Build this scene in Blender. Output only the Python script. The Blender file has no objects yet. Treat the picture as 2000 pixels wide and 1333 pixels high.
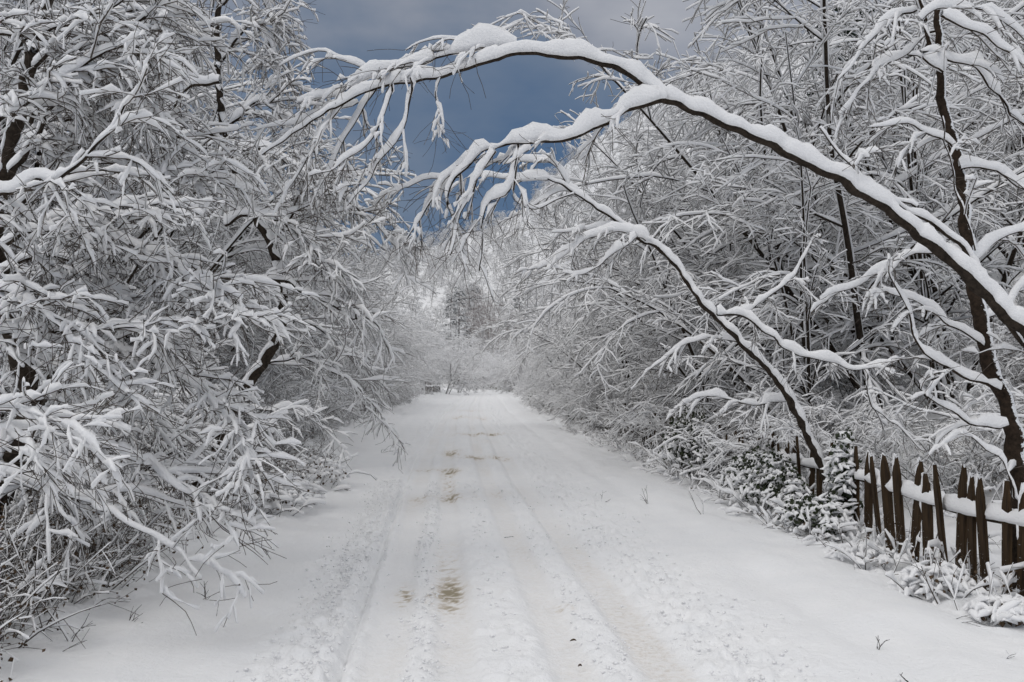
import bpy, math, random
import numpy as np
from mathutils import Vector

scene = bpy.context.scene
COL = scene.collection
R_ = math.radians
rng = np.random.default_rng(7)
random.seed(7)

# ------------------------------------------------------------------ camera
F = 1778.0                      # focal length in photo pixels (2000 wide)
CAM_H = 1.65
PITCH = math.atan(73.5 / F)
cam_d = bpy.data.cameras.new("camera")
cam = bpy.data.objects.new("camera", cam_d)
COL.objects.link(cam)
cam_d.sensor_width = 36.0
cam_d.lens = 36.0 * F / 2000.0
cam_d.clip_start = 0.05
cam_d.clip_end = 3000
cam.location = (0, 0, CAM_H)
cam.rotation_euler = (R_(90) + PITCH, 0, 0)
scene.camera = cam

# ------------------------------------------------------------------ light
SUN_EL, SUN_AZ = 44.0, 225.0    # degrees, azimuth clockwise from +Y (behind the camera, left)
world = bpy.data.worlds.new("World")
scene.world = world
world.use_nodes = True
wn, wl = world.node_tree.nodes, world.node_tree.links
wn.clear()
wo = wn.new("ShaderNodeOutputWorld")
bg = wn.new("ShaderNodeBackground")
bg.inputs["Strength"].default_value = 0.13
wl.new(bg.outputs[0], wo.inputs[0])
sky = wn.new("ShaderNodeTexSky")
sky.sky_type = 'NISHITA'
sky.sun_disc = False
sky.sun_elevation = R_(SUN_EL)
sky.sun_rotation = R_(SUN_AZ)
sky.air_density = 1.0
sky.dust_density = 1.0
tc = wn.new("ShaderNodeTexCoord")
sep = wn.new("ShaderNodeSeparateXYZ")
wl.new(tc.outputs["Generated"], sep.inputs[0])
# cloud cover: storm-blue low down, lighter grey sheet above
mp = wn.new("ShaderNodeMapping")
mp.inputs["Scale"].default_value = (1.6, 1.6, 3.2)
mp.inputs["Location"].default_value = (0.35, 0.1, 0.2)
wl.new(tc.outputs["Generated"], mp.inputs[0])
nz = wn.new("ShaderNodeTexNoise")
nz.inputs["Scale"].default_value = 1.7
nz.inputs["Detail"].default_value = 6
nz.inputs["Roughness"].default_value = 0.5
wl.new(mp.outputs[0], nz.inputs["Vector"])
ma = wn.new("ShaderNodeMath"); ma.operation = 'MULTIPLY_ADD'
wl.new(nz.outputs["Fac"], ma.inputs[0]); ma.inputs[1].default_value = 0.62; ma.inputs[2].default_value = -0.29
ad = wn.new("ShaderNodeMath"); ad.operation = 'ADD'
wl.new(sep.outputs["Z"], ad.inputs[0]); wl.new(ma.outputs[0], ad.inputs[1])
cr = wn.new("ShaderNodeValToRGB")
e = cr.color_ramp.elements
e[0].position = 0.10; e[0].color = (0.28, 0.68, 1.45, 1)
e[1].position = 1.0;  e[1].color = (7.5, 7.5, 7.55, 1)
for p, c in ((0.20, (0.55, 0.98, 1.75, 1)), (0.29, (1.15, 1.5, 2.1, 1)), (0.37, (2.2, 2.35, 2.75, 1)), (0.53, (4.2, 4.2, 4.4, 1)), (0.7, (6.4, 6.4, 6.5, 1))):
    el = e.new(p); el.color = c
wl.new(ad.outputs[0], cr.inputs[0])
mixw = wn.new("ShaderNodeMixRGB")
mixw.inputs[0].default_value = 0.93
wl.new(sky.outputs[0], mixw.inputs[1])
wl.new(cr.outputs[0], mixw.inputs[2])
wl.new(mixw.outputs[0], bg.inputs["Color"])

sun_d = bpy.data.lights.new("sun", 'SUN')
sun_d.energy = 0.85
sun_d.angle = R_(28)
sun_d.color = (1.0, 0.965, 0.92)
sun = bpy.data.objects.new("sun", sun_d)
COL.objects.link(sun)
sd = Vector((math.sin(R_(SUN_AZ)) * math.cos(R_(SUN_EL)), math.cos(R_(SUN_AZ)) * math.cos(R_(SUN_EL)), math.sin(R_(SUN_EL))))
sun.rotation_euler = sd.to_track_quat('Z', 'Y').to_euler()

vs = scene.view_settings
vs.view_transform = 'Standard'; vs.look = 'None'; vs.gamma = 1.0
vs.exposure = -0.06
vs.use_curve_mapping = False
cy = scene.cycles
cy.max_bounces = 6; cy.diffuse_bounces = 5; cy.glossy_bounces = 2; cy.transmission_bounces = 2
cy.use_denoising = True
cy.denoiser = 'OPENIMAGEDENOISE'
cy.denoising_input_passes = 'RGB_ALBEDO_NORMAL'
cy.caustics_reflective = False; cy.caustics_refractive = False

# ------------------------------------------------------------------ numbers and noise
_tab = np.random.default_rng(3).random((256, 256))
def vnoise(x, y, s=0):
    x = np.asarray(x, float) + s * 17.31; y = np.asarray(y, float) + s * 9.77
    xi = np.floor(x).astype(int); yi = np.floor(y).astype(int)
    fx = x - xi; fy = y - yi
    fx = fx * fx * (3 - 2 * fx); fy = fy * fy * (3 - 2 * fy)
    a = _tab[xi & 255, yi & 255]; b = _tab[(xi + 1) & 255, yi & 255]
    c = _tab[xi & 255, (yi + 1) & 255]; d = _tab[(xi + 1) & 255, (yi + 1) & 255]
    return (a * (1 - fx) + b * fx) * (1 - fy) + (c * (1 - fx) + d * fx) * fy
def fbm(x, y, s=0, o=4):
    v = 0; a = 0.5; t = 0
    for k in range(o):
        v = v + a * vnoise(x * 2 ** k, y * 2 ** k, s + k * 3); t += a; a *= 0.5
    return v / t
def sst(a, b, x):
    t = np.clip((x - a) / (b - a), 0, 1); return t * t * (3 - 2 * t)

_cy = [0, 5, 10, 20, 35, 50, 85, 200, 600]
_cx = [0.35, 0.0, -0.40, -1.1, -1.95, -2.6, -3.6, -5.6, -12]
def xc(y):
    y = np.asarray(y, float)
    return (np.interp(y - 2, _cy, _cx) + np.interp(y, _cy, _cx) * 2 + np.interp(y + 2, _cy, _cx)) / 4

def H(x, y):
    """height of the lie of the land"""
    x = np.asarray(x, float); y = np.asarray(y, float)
    u = x - xc(y)
    z = 0.0 * x
    nb = fbm(x * 0.9, y * 0.9, 11, 4)
    z = z + sst(-2.5, -4.2, u) * (0.10 + 0.42 * nb)
    z = z + sst(2.6, 4.0, u) * (-0.13 + 0.15 * nb)
    r = np.maximum(0, u - 4.6)
    z = z + 0.30 * r * sst(0, 3, r) + 0.36 * np.maximum(0, r - 7) * sst(7, 20, r)
    z = z + 0.35 * (nb - 0.5) * sst(0, 3, r) * 1.8
    z = np.where(z > 70, 70 + (z - 70) * 0.2, z)
    far = np.clip(y - 150, 0, 330)
    z = z + far * 0.26 * sst(0, 120, far) * np.clip(1 + x * 0.004, 0.2, 1.15)
    return z

def P3(px, py, d):
    """photo pixel + depth in metres -> point"""
    vx = (px - 1000) / F; vy = (666.5 - py) / F
    c, s = math.cos(PITCH), math.sin(PITCH)
    Y = c - vy * s; Z = s + vy * c
    return np.array([vx * d / Y, d, CAM_H + Z * d / Y])

# ------------------------------------------------------------------ materials
def nmat(name):
    m = bpy.data.materials.new(name); m.use_nodes = True
    n, l = m.node_tree.nodes, m.node_tree.links
    b = n["Principled BSDF"]
    return m, n, l, b
def noise_node(n, l, scale, detail=4, rough=0.55, coord="Object", vec=None):
    t = n.new("ShaderNodeTexCoord"); q = n.new("ShaderNodeTexNoise")
    q.inputs["Scale"].default_value = scale; q.inputs["Detail"].default_value = detail; q.inputs["Roughness"].default_value = rough
    l.new(t.outputs[coord], q.inputs["Vector"])
    return q
def ramp(n, l, src, stops):
    r = n.new("ShaderNodeValToRGB"); e = r.color_ramp.elements
    e[0].position, e[0].color = stops[0][0], (*stops[0][1], 1)
    e[1].position, e[1].color = stops[-1][0], (*stops[-1][1], 1)
    for p, c in stops[1:-1]:
        q = e.new(p); q.color = (*c, 1)
    l.new(src, r.inputs[0]); return r
def bump(n, l, b, h, strength, dist, chain=None):
    u = n.new("ShaderNodeBump"); u.inputs["Strength"].default_value = strength; u.inputs["Distance"].default_value = dist
    l.new(h, u.inputs["Height"])
    if chain: l.new(chain.outputs[0], u.inputs["Normal"])
    l.new(u.outputs[0], b.inputs["Normal"]); return u

def snow_mat(name, col, bstr=0.5, bscale=38):
    m, n, l, b = nmat(name)
    q = noise_node(n, l, bscale, 3)
    r = ramp(n, l, q.outputs["Fac"], [(0.3, tuple(c * 0.955 for c in col)), (0.7, col)])
    l.new(r.outputs[0], b.inputs["Base Color"])
    b.inputs["Roughness"].default_value = 0.75
    b.inputs["Specular IOR Level"].default_value = 0.18
    bump(n, l, b, q.outputs["Fac"], bstr, 0.012)
    return m
SNOW = snow_mat("branch_snow", (0.91, 0.912, 0.92))
SNOW_BIG = snow_mat("thick_snow", (0.91, 0.912, 0.92), 0.8, 60)

def bark_mat(name, c1, c2, sdir=(0.35, -0.25, 0.9), scale=18, thr=0.62):
    m, n, l, b = nmat(name)
    q = noise_node(n, l, scale, 5, 0.65)
    r = ramp(n, l, q.outputs["Fac"], [(0.32, c1), (0.68, c2)])
    g = n.new("ShaderNodeNewGeometry")
    dp = n.new("ShaderNodeVectorMath"); dp.operation = 'DOT_PRODUCT'
    l.new(g.outputs["Normal"], dp.inputs[0]); dp.inputs[1].default_value = Vector(sdir).normalized()
    q2 = noise_node(n, l, 34, 5, 0.7)
    a = n.new("ShaderNodeMath"); a.operation = 'MULTIPLY_ADD'
    l.new(q2.outputs["Fac"], a.inputs[0]); a.inputs[1].default_value = 1.3; l.new(dp.outputs["Value"], a.inputs[2])
    k = ramp(n, l, a.outputs[0], [(thr, (0, 0, 0)), (thr + 0.04, (1, 1, 1))])
    a2 = n.new("ShaderNodeMath"); a2.operation = 'MULTIPLY'; a2.inputs[1].default_value = 0.6
    l.new(a.outputs[0], a2.inputs[0]); l.new(a2.outputs[0], k.inputs[0])
    mx = n.new("ShaderNodeMixRGB"); l.new(k.outputs[0], mx.inputs[0]); l.new(r.outputs[0], mx.inputs[1]); mx.inputs[2].default_value = (0.85, 0.87, 0.9, 1)
    l.new(mx.outputs[0], b.inputs["Base Color"])
    b.inputs["Roughness"].default_value = 0.9
    b.inputs["Specular IOR Level"].default_value = 0.15
    bump(n, l, b, q.outputs["Fac"], 0.6, 0.01)
    return m
BARK = bark_mat("dark_bark", (0.016, 0.012, 0.009), (0.055, 0.042, 0.032), (-0.2, -0.3, 0.9), 24, 0.80)
TWIG = bark_mat("twig_bark", (0.045, 0.036, 0.030), (0.13, 0.108, 0.09), thr=0.93)
TRUNK = bark_mat("rough_trunk_bark", (0.014, 0.010, 0.007), (0.050, 0.034, 0.024), (0.9, -0.45, 0.15), 26, 0.765)
REDTWIG = bark_mat("reddish_twig_bark", (0.07, 0.035, 0.025), (0.15, 0.085, 0.06), thr=0.93)

def plain_mat(name, c1, c2, scale=20, rough=0.8):
    m, n, l, b = nmat(name)
    q = noise_node(n, l, scale, 3)
    r = ramp(n, l, q.outputs["Fac"], [(0.35, c1), (0.65, c2)])
    l.new(r.outputs[0], b.inputs["Base Color"]); b.inputs["Roughness"].default_value = rough
    b.inputs["Specular IOR Level"].default_value = 0.2
    return m
LEAF_DRY = plain_mat("dry_leaf", (0.045, 0.03, 0.018), (0.12, 0.08, 0.05))
LEAF_IVY = plain_mat("ivy_leaf", (0.012, 0.02, 0.009), (0.04, 0.05, 0.022), 12, 0.5)
NEEDLE = plain_mat("conifer_needle", (0.010, 0.018, 0.012), (0.03, 0.045, 0.028), 6)

def ground_mat():
    m, n, l, b = nmat("snow_ground")
    q1 = noise_node(n, l, 2.2, 5, 0.55); q2 = noise_node(n, l, 26, 5, 0.6); q3 = noise_node(n, l, 140, 2, 0.5)
    r = ramp(n, l, q1.outputs["Fac"], [(0.3, (0.87, 0.878, 0.89)), (0.7, (0.91, 0.913, 0.918))])
    at = n.new("ShaderNodeAttribute"); at.attribute_name = "dirt"
    # broken edge for the worn-through patches
    sub = n.new("ShaderNodeMath"); sub.operation = 'MULTIPLY_ADD'
    l.new(q2.outputs["Fac"], sub.inputs[0]); sub.inputs[1].default_value = -0.75; sub.inputs[2].default_value = 0.37
    add = n.new("ShaderNodeMath"); add.operation = 'ADD'; add.use_clamp = True
    l.new(at.outputs["Fac"], add.inputs[0])
    mul = n.new("ShaderNodeMath"); mul.operation = 'MULTIPLY'
    sc = n.new("ShaderNodeMath"); sc.operation = 'MULTIPLY'; sc.use_clamp = True; sc.inputs[1].default_value = 5
    l.new(at.outputs["Fac"], sc.inputs[0]); l.new(sub.outputs[0], mul.inputs[0]); l.new(sc.outputs[0], mul.inputs[1])
    l.new(mul.outputs[0], add.inputs[1])
    dr = ramp(n, l, add.outputs[0], [(0.0, (1, 1, 1)), (0.25, (0.93, 0.905, 0.875)), (0.55, (0.66, 0.59, 0.50)), (1.0, (0.38, 0.33, 0.23))])
    mx = n.new("ShaderNodeMixRGB"); mx.blend_type = 'MULTIPLY'; mx.inputs[0].default_value = 1
    l.new(r.outputs[0], mx.inputs[1]); l.new(dr.outputs[0], mx.inputs[2])
    l.new(mx.outputs[0], b.inputs["Base Color"])
    b.inputs["Roughness"].default_value = 0.7; b.inputs["Specular IOR Level"].default_value = 0.2
    b1 = n.new("ShaderNodeBump"); b1.inputs["Strength"].default_value = 0.55; b1.inputs["Distance"].default_value = 0.03
    l.new(q2.outputs["Fac"], b1.inputs["Height"])
    bump(n, l, b, q3.outputs["Fac"], 0.35, 0.004, b1)
    return m
GROUND = ground_mat()

# ------------------------------------------------------------------ mesh collector
class Geo:
    def __init__(s): s.v = []; s.q = []; s.m = []; s.n = 0
    def add(s, V, Q, mat):
        s.v.append(np.asarray(V, float).reshape(-1, 3)); s.q.append(np.asarray(Q, np.int64).reshape(-1, 4) + s.n)
        s.m.append(np.full(len(s.q[-1]), mat, np.int32)); s.n += len(s.v[-1])
    def mesh(s, name, mats, smooth=True):
        V = np.concatenate(s.v); Q = np.concatenate(s.q); M = np.concatenate(s.m)
        me = bpy.data.meshes.new(name)
        me.vertices.add(len(V)); me.vertices.foreach_set("co", V.astype(np.float32).ravel())
        # quads whose last two corners agree are triangles
        tri = Q[:, 2] == Q[:, 3]
        cnt = np.where(tri, 3, 4)
        keep = np.ones(Q.shape, bool); keep[tri, 3] = False
        me.loops.add(int(cnt.sum())); me.loops.foreach_set("vertex_index", Q[keep].astype(np.int32))
        me.polygons.add(len(Q))
        st = np.concatenate([[0], np.cumsum(cnt)[:-1]]).astype(np.int32)
        me.polygons.foreach_set("loop_start", st)
        me.polygons.foreach_set("material_index", M)
        me.polygons.foreach_set("use_smooth", np.full(len(Q), smooth))
        for m in mats: me.materials.append(m)
        me.update(calc_edges=True)
        return me

def link(name, data, parent=None, loc=None, rz=0):
    o = bpy.data.objects.new(name, data); COL.objects.link(o)
    if parent is not None: o.parent = parent
    if loc is not None: o.location = loc
    if rz: o.rotation_euler = (0, 0, rz)
    return o
def tag(o, label, cat, group=None, kind=None):
    if label: o["label"] = label
    if cat: o["category"] = cat
    if group: o["group"] = group
    if kind: o["kind"] = kind
    return o

def unit(v): return v / np.maximum(np.linalg.norm(v, axis=-1, keepdims=True), 1e-9)
def tangents(P):
    T = np.empty_like(P); T[:, 1:-1] = P[:, 2:] - P[:, :-2]; T[:, 0] = P[:, 1] - P[:, 0]; T[:, -1] = P[:, -1] - P[:, -2]
    return unit(T)
Z = np.array([0, 0, 1.0])
def frames(T, ref=None):
    ref = Z if ref is None else ref
    S = np.cross(T, ref); nn = np.linalg.norm(S, axis=-1, keepdims=True)
    fb = unit(np.cross(T, np.array([0.3, 1.0, 0.1])))
    S = np.where(nn > 0.12, S / np.maximum(nn, 1e-6), fb)
    U = np.cross(S, T)
    return S, U
def ring_faces(M, N, k):
    i = np.arange(M)[:, None, None] * N * k + np.arange(N - 1)[None, :, None] * k
    j = np.arange(k)[None, None, :]; j2 = (j + 1) % k
    return np.stack([i + j, i + j2, i + k + j2, i + k + j], -1).reshape(-1, 4)
def tube(g, P, R, k, mat, ref=None, rough=0.0):
    M, N, _ = P.shape
    T = tangents(P); S, U = frames(T, ref)
    a = np.arange(k) * 2 * math.pi / k + 0.4
    RR = R[..., None] * np.ones(k)
    if rough: RR = RR * (1 + rough * (rng.random(RR.shape) - 0.5))
    V = P[:, :, None] + RR[..., None] * (np.cos(a)[None, None, :, None] * S[:, :, None] + np.sin(a)[None, None, :, None] * U[:, :, None])
    g.add(V, ring_faces(M, N, k), mat)
def smooth_rand(M, N, w=3):
    r = rng.random((M, N + 2 * w)); k = np.hanning(2 * w + 1); k /= k.sum()
    out = sum(k[i] * r[:, i:i + N] for i in range(2 * w + 1))
    return np.clip(0.5 + (out - 0.5) * 2.2, 0, 1)
SEC = {4: ([-1, -0.45, 0.45, 1], [0, 1, 1, 0]), 6: ([-1, -0.85, 0, 0.85, 1, 0], [0, 0.62, 1, 0.62, 0, -0.02]),
       10: ([-0.86, -1.0, -0.84, -0.5, 0, 0.5, 0.84, 1.0, 0.86, 0], [-0.08, 0.25, 0.62, 0.9, 1, 0.9, 0.62, 0.25, -0.08, -0.06])}
def snow(g, P, R, depth, k, mat, w=2, gap=0.12, kmin=0.3, rough=0.0, wid=0.30, lift=0.45, trim=True):
    """snow lying along branches: a lumpy ridge on the upper side, thin where the branch is steep"""
    M, N, _ = P.shape
    T = tangents(P); S, U = frames(T)
    hz = np.sqrt(np.clip(1 - T[..., 2] ** 2, 0, 1))
    f = kmin + (1 - kmin) * hz
    nz_ = smooth_rand(M, N, w)
    gp = 0.18 + 0.82 * sst(gap - 0.06, gap + 0.10, smooth_rand(M, N, w)) if gap else np.ones((M, N))
    D = np.asarray(depth) * np.ones((M, N))
    h = D * f * (0.65 + 0.7 * nz_) * gp + R * 0.4
    ww = R * 1.02 + D * wid * np.sqrt(f) * (0.8 + 0.4 * smooth_rand(M, N, w)) * np.sqrt(gp)
    if trim:
        # blunt rounded tip: one more ring just past the end
        ends = np.ones(N); ends[-1] = 0.8; ends[0] = 0.7
        h = h * ends; ww = ww * ends
        P = np.concatenate([P, P[:, -1:] + T[:, -1:] * (ww[:, -1:, None] * 0.7)], 1)
        T = np.concatenate([T, T[:, -1:]], 1); S = np.concatenate([S, S[:, -1:]], 1); U = np.concatenate([U, U[:, -1:]], 1)
        R = np.concatenate([R, R[:, -1:]], 1); h = np.concatenate([h, h[:, -1:] * 0.15], 1); ww = np.concatenate([ww, ww[:, -1:] * 0.15], 1); N += 1
    sx, su = (np.array(q, float) for q in SEC[k])
    C = P + U * (R * lift)[..., None]
    hh = h[..., None] * su; wv = ww[..., None] * sx
    if rough:
        r = 1 + rough * (rng.random(hh.shape) - 0.5); hh = hh * r; wv = wv * (1 + rough * (rng.random(hh.shape) - 0.5))
    # real snow stands up: let height lean to true vertical on steep pieces
    UP = unit(U * 0.75 + Z * 0.25)
    V = C[:, :, None] + wv[..., None] * S[:, :, None] + hh[..., None] * UP[:, :, None]
    g.add(V, ring_faces(M, N, k), mat)

def grow(P, R, K, t0, t1, L, lv, ang, av, n, droop, wander, rf, rmax, rtip, flat=0.7, tl=0.5, bias=None):
    """children of every polyline in P: K each"""
    M, N, _ = P.shape
    t = t0 + (t1 - t0) * (np.arange(K)[None, :] + rng.random((M, K))) / K
    ti = t * (N - 1); i0 = np.clip(ti.astype(int), 0, N - 2); fr = (ti - i0)[..., None]
    m = np.arange(M)[:, None]
    A = P[m, i0]; B = P[m, i0 + 1]; pos = A * (1 - fr) + B * fr
    T = unit(B - A)
    r = R[m, i0] * (1 - fr[..., 0]) + R[m, i0 + 1] * fr[..., 0]
    S, U = frames(T)
    sgn = np.where((np.arange(K)[None, :] + rng.integers(0, 2, (M, 1))) % 2 == 0, 1.0, -1.0)
    phi = np.where(rng.random((M, K)) < flat, rng.normal(0, 0.45, (M, K)), rng.uniform(-math.pi, math.pi, (M, K)))
    perp = sgn[..., None] * np.cos(phi)[..., None] * S + np.sin(phi)[..., None] * U
    a = (ang + av * rng.normal(0, 1, (M, K)))[..., None]
    D = np.cos(a) * T + np.sin(a) * perp
    if bias is not None: D = D + np.asarray(bias)
    D = unit(D).reshape(-1, 3)
    ln = (L * (1 - tl * t) * (1 + lv * (rng.random((M, K)) * 2 - 1))).reshape(-1)
    pos = pos.reshape(-1, 3); C = len(pos)
    out = np.empty((C, n, 3)); out[:, 0] = pos
    st = ln / (n - 1)
    curl = rng.normal(0, 1, (C, 3)) * wander * 0.5
    for q in range(1, n):
        D = unit(D + (curl + rng.normal(0, 1, (C, 3)) * wander - Z * droop) * np.sqrt(st)[:, None] * (0.9 if q > 0 else 0))
        out[:, q] = out[:, q - 1] + D * st[:, None]
    r0 = np.minimum(r.reshape(-1) * rf, rmax)
    Rc = r0[:, None] * np.linspace(1, 0, n)[None] + np.minimum(rtip, r0)[:, None] * np.linspace(0, 1, n)[None]
    return out, Rc

def resample(pts, n, jitter=0.0):
    """Catmull-Rom through the points, n samples evenly along it"""
    p = np.asarray(pts, float)
    if len(p) == 2: p = np.stack([p[0], (p[0] + p[1]) / 2, p[1]])
    q = np.vstack([2 * p[0] - p[1], p, 2 * p[-1] - p[-2]])
    out = []
    for i in range(1, len(q) - 2):
        t = np.linspace(0, 1, 14, endpoint=False)[:, None]
        a, b, c, d = q[i - 1], q[i], q[i + 1], q[i + 2]
        out.append(0.5 * ((2 * b) + (c - a) * t + (2 * a - 5 * b + 4 * c - d) * t ** 2 + (-a + 3 * b - 3 * c + d) * t ** 3))
    out = np.vstack(out + [p[-1:]])
    s = np.concatenate([[0], np.cumsum(np.linalg.norm(np.diff(out, axis=0), axis=1))])
    x = np.linspace(0, s[-1], n)
    r = np.stack([np.interp(x, s, out[:, k]) for k in range(3)], 1)
    if jitter:
        j = np.stack([smooth_rand(1, n, 3)[0] - 0.5 for _ in range(3)], 1) * jitter
        j[0] = 0; r = r + j
    return r

# ------------------------------------------------------------------ ground and road
def make_ground():
    xs = np.concatenate([-np.geomspace(260, 8, 60), np.arange(-7.6, 14, 0.4), np.geomspace(14, 420, 60)])
    ys = np.concatenate([np.arange(-12, 40, 0.5), np.geomspace(40, 900, 110)])
    X, Y = np.meshgrid(xs, ys)
    Zz = H(X, Y)
    u = X - xc(Y)
    cor = sst(-3.9, -3.3, u) * (1 - sst(4.7, 5.3, u)) * (Y < 215)
    Zz = Zz - 0.12 * cor
    g = Geo(); nx, ny = len(xs), len(ys)
    i = np.arange(ny - 1)[:, None] * nx + np.arange(nx - 1)[None]
    g.add(np.stack([X, Y, Zz], -1), np.stack([i, i + 1, i + nx + 1, i + nx], -1), 0)
    me = g.mesh("ground", [GROUND])
    tag(link("ground", me), "snow covered ground rising to the wooded hillside on the right", None, None, "structure")

DIRT = [(-0.30, 7.25, 0.085, 0.30, 1.1), (-0.33, 6.75, 0.085, 0.30, 0.55), (-0.32, 8.3, 0.10, 0.8, 0.35), (-0.66, 7.05, 0.06, 0.28, 0.85), (-0.48, 6.9, 0.04, 0.2, 0.4),
        (-0.22, 12.75, 0.12, 0.28, 1.0), (-0.62, 12.7, 0.15, 0.35, 0.45), (0.1, 12.8, 0.06, 0.5, 0.3), (0.5, 13.2, 0.12, 0.4, 0.25),
        (-0.22, 16.3, 0.13, 0.45, 0.95), (-0.24, 14.5, 0.10, 1.8, 0.40), (-0.6, 16.6, 0.3, 0.25, 0.4), (-0.20, 20.4, 0.15, 0.7, 0.95),
        (0.05, 19.1, 0.2, 0.4, 0.4), (0.32, 19.1, 0.14, 0.4, 0.5), (0.78, 19.0, 0.17, 0.45, 0.75), (0.6, 24, 0.09, 0.6, 0.4),
        (0.35, 27.0, 0.6, 0.6, 0.45), (0.85, 27.2, 0.3, 0.5, 0.7), (-0.1, 39, 0.3, 1.1, 0.7), (0.8, 38, 0.25, 1.3, 0.45), (0.3, 47, 0.5, 1.2, 0.3), (0.5, 6.6, 0.08, 0.12, 0.4)]
def make_road():
    ys = [2.4]
    while ys[-1] < 215: ys.append(ys[-1] + 0.0023 * ys[-1] ** 1.5)
    ys = np.array(ys); us = np.linspace(-3.75, 5.2, 350)
    Uu, Y = np.meshgrid(us, ys); X = Uu + xc(Y)
    z = H(X, Y)
    wob = (fbm(Y * 0.25, 0 * Y, 5, 3) - 0.5) * 0.10
    u = Uu + wob
    chunk = fbm(X * 13, Y * 11, 2, 2); fine = fbm(X * 27, Y * 24, 4, 1); soft = fbm(X * 1.6, Y * 1.1, 9, 4)
    chunky = np.maximum(0, chunk - 0.45) * 2
    inroad = sst(-1.6, -1.0, u) * (1 - sst(1.5, 2.1, u))
    def band(c, w, e=0.05): return sst(c - w - e, c - w + e, u) * (1 - sst(c + w - e, c + w + e, u))
    tracks = np.clip(band(-0.72, 0.13) + band(-0.30, 0.12) + band(0.36, 0.12) * 0.9 + band(0.88, 0.14), 0, 1)
    rough = inroad * (1 - tracks)
    # pushed-up crumbs between the tracks
    z = z + rough * (0.036 * chunky + 0.018 * (fine - 0.4)) - tracks * 0.022 + tracks * 0.004 * (fine - 0.5)
    z = z + band(0.03, 0.2, 0.1) * 0.012 + band(0.62, 0.12, 0.08) * 0.012
    # the sharp rut on the left with its crumbling edge
    ul = u + 0.96 + (fbm(Y * 5, 0 * Y, 8, 3) - 0.5) * 0.045
    near = 1 - sst(10, 22, Y)
    z = z - np.exp(-(ul / 0.035) ** 2) * (0.03 + 0.055 * near) * (0.6 + 0.8 * chunk) + np.exp(-((ul + 0.10) / 0.06) ** 2) * 0.030 * chunky
    crumbs = np.exp(-((u + 1.22) / 0.22) ** 2)
    z = z + crumbs * (0.050 * chunky)
    ur = u - 1.32
    z = z + np.exp(-(ur / 0.25) ** 2) * 0.03 * chunky - np.exp(-((u - 1.05) / 0.03) ** 2) * 0.012
    # soft wind-laid snow outside, older buried track on the right
    outs = 1 - inroad
    z = z + outs * (0.10 * (soft - 0.5) + 0.01 * (fbm(X * 5, Y * 3.5, 12, 3) - 0.5)) + sst(1.5, 2.4, u) * (1 - sst(2.8, 3.6, u)) * 0.05 + sst(-1.3, -2.2, u) * 0.06
    z = z - np.exp(-((u - 2.25) / 0.16) ** 2) * 0.035 - np.exp(-((u + 1.95) / 0.2) ** 2) * 0.02
    lump = fbm(X * 3.0, Y * 3.0, 21, 3)
    z = z + sst(2.9, 3.6, u) * np.maximum(0, lump - 0.45) * 0.30 + sst(-2.3, -2.9, u) * np.maximum(0, lump - 0.5) * 0.35
    edge = np.maximum(sst(-3.4, -3.75, Uu), sst(4.85, 5.2, Uu))
    z = z - 0.35 * edge
    dirt = tracks * (0.05 + 0.18 * np.maximum(0, fbm(X * 2, Y * 0.6, 31, 3) - 0.42) * 2) + band(0.90, 0.12) * 0.10 * sst(12, 8, Y) + band(0.36, 0.1) * 0.04
    dirt = dirt * (1 - 0.6 * sst(20, 60, Y))
    rag = 0.35 * fbm(X * 8, Y * 8, 41, 3) + 0.65 * fbm(X * 33, Y * 29, 44, 2)
    for (du, dy, su, sy, am) in DIRT:
        rr = ((u - du) / su) ** 2 + ((Y - dy) / sy) ** 2
        dirt = dirt + 1.15 * am * np.exp(-rr * 0.9) * sst(0.40, 0.70, rag) + am * 0.16 * np.exp(-rr * 0.5)
        z = z - am * 0.008 * np.exp(-rr)
    g = Geo(); nx, ny = len(us), len(ys)
    i = np.arange(ny - 1)[:, None] * nx + np.arange(nx - 1)[None]
    g.add(np.stack([X, Y, z], -1), np.stack([i, i + 1, i + nx + 1, i + nx], -1), 0)
    me = g.mesh("road", [GROUND])
    a = me.attributes.new("dirt", 'FLOAT', 'POINT'); a.data.foreach_set("value", np.clip(dirt, 0, 1.2).astype(np.float32).ravel())
    tag(link("road", me), "snow covered country road with tyre tracks and muddy spots", None, None, "structure")
make_ground(); make_road()
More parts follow.
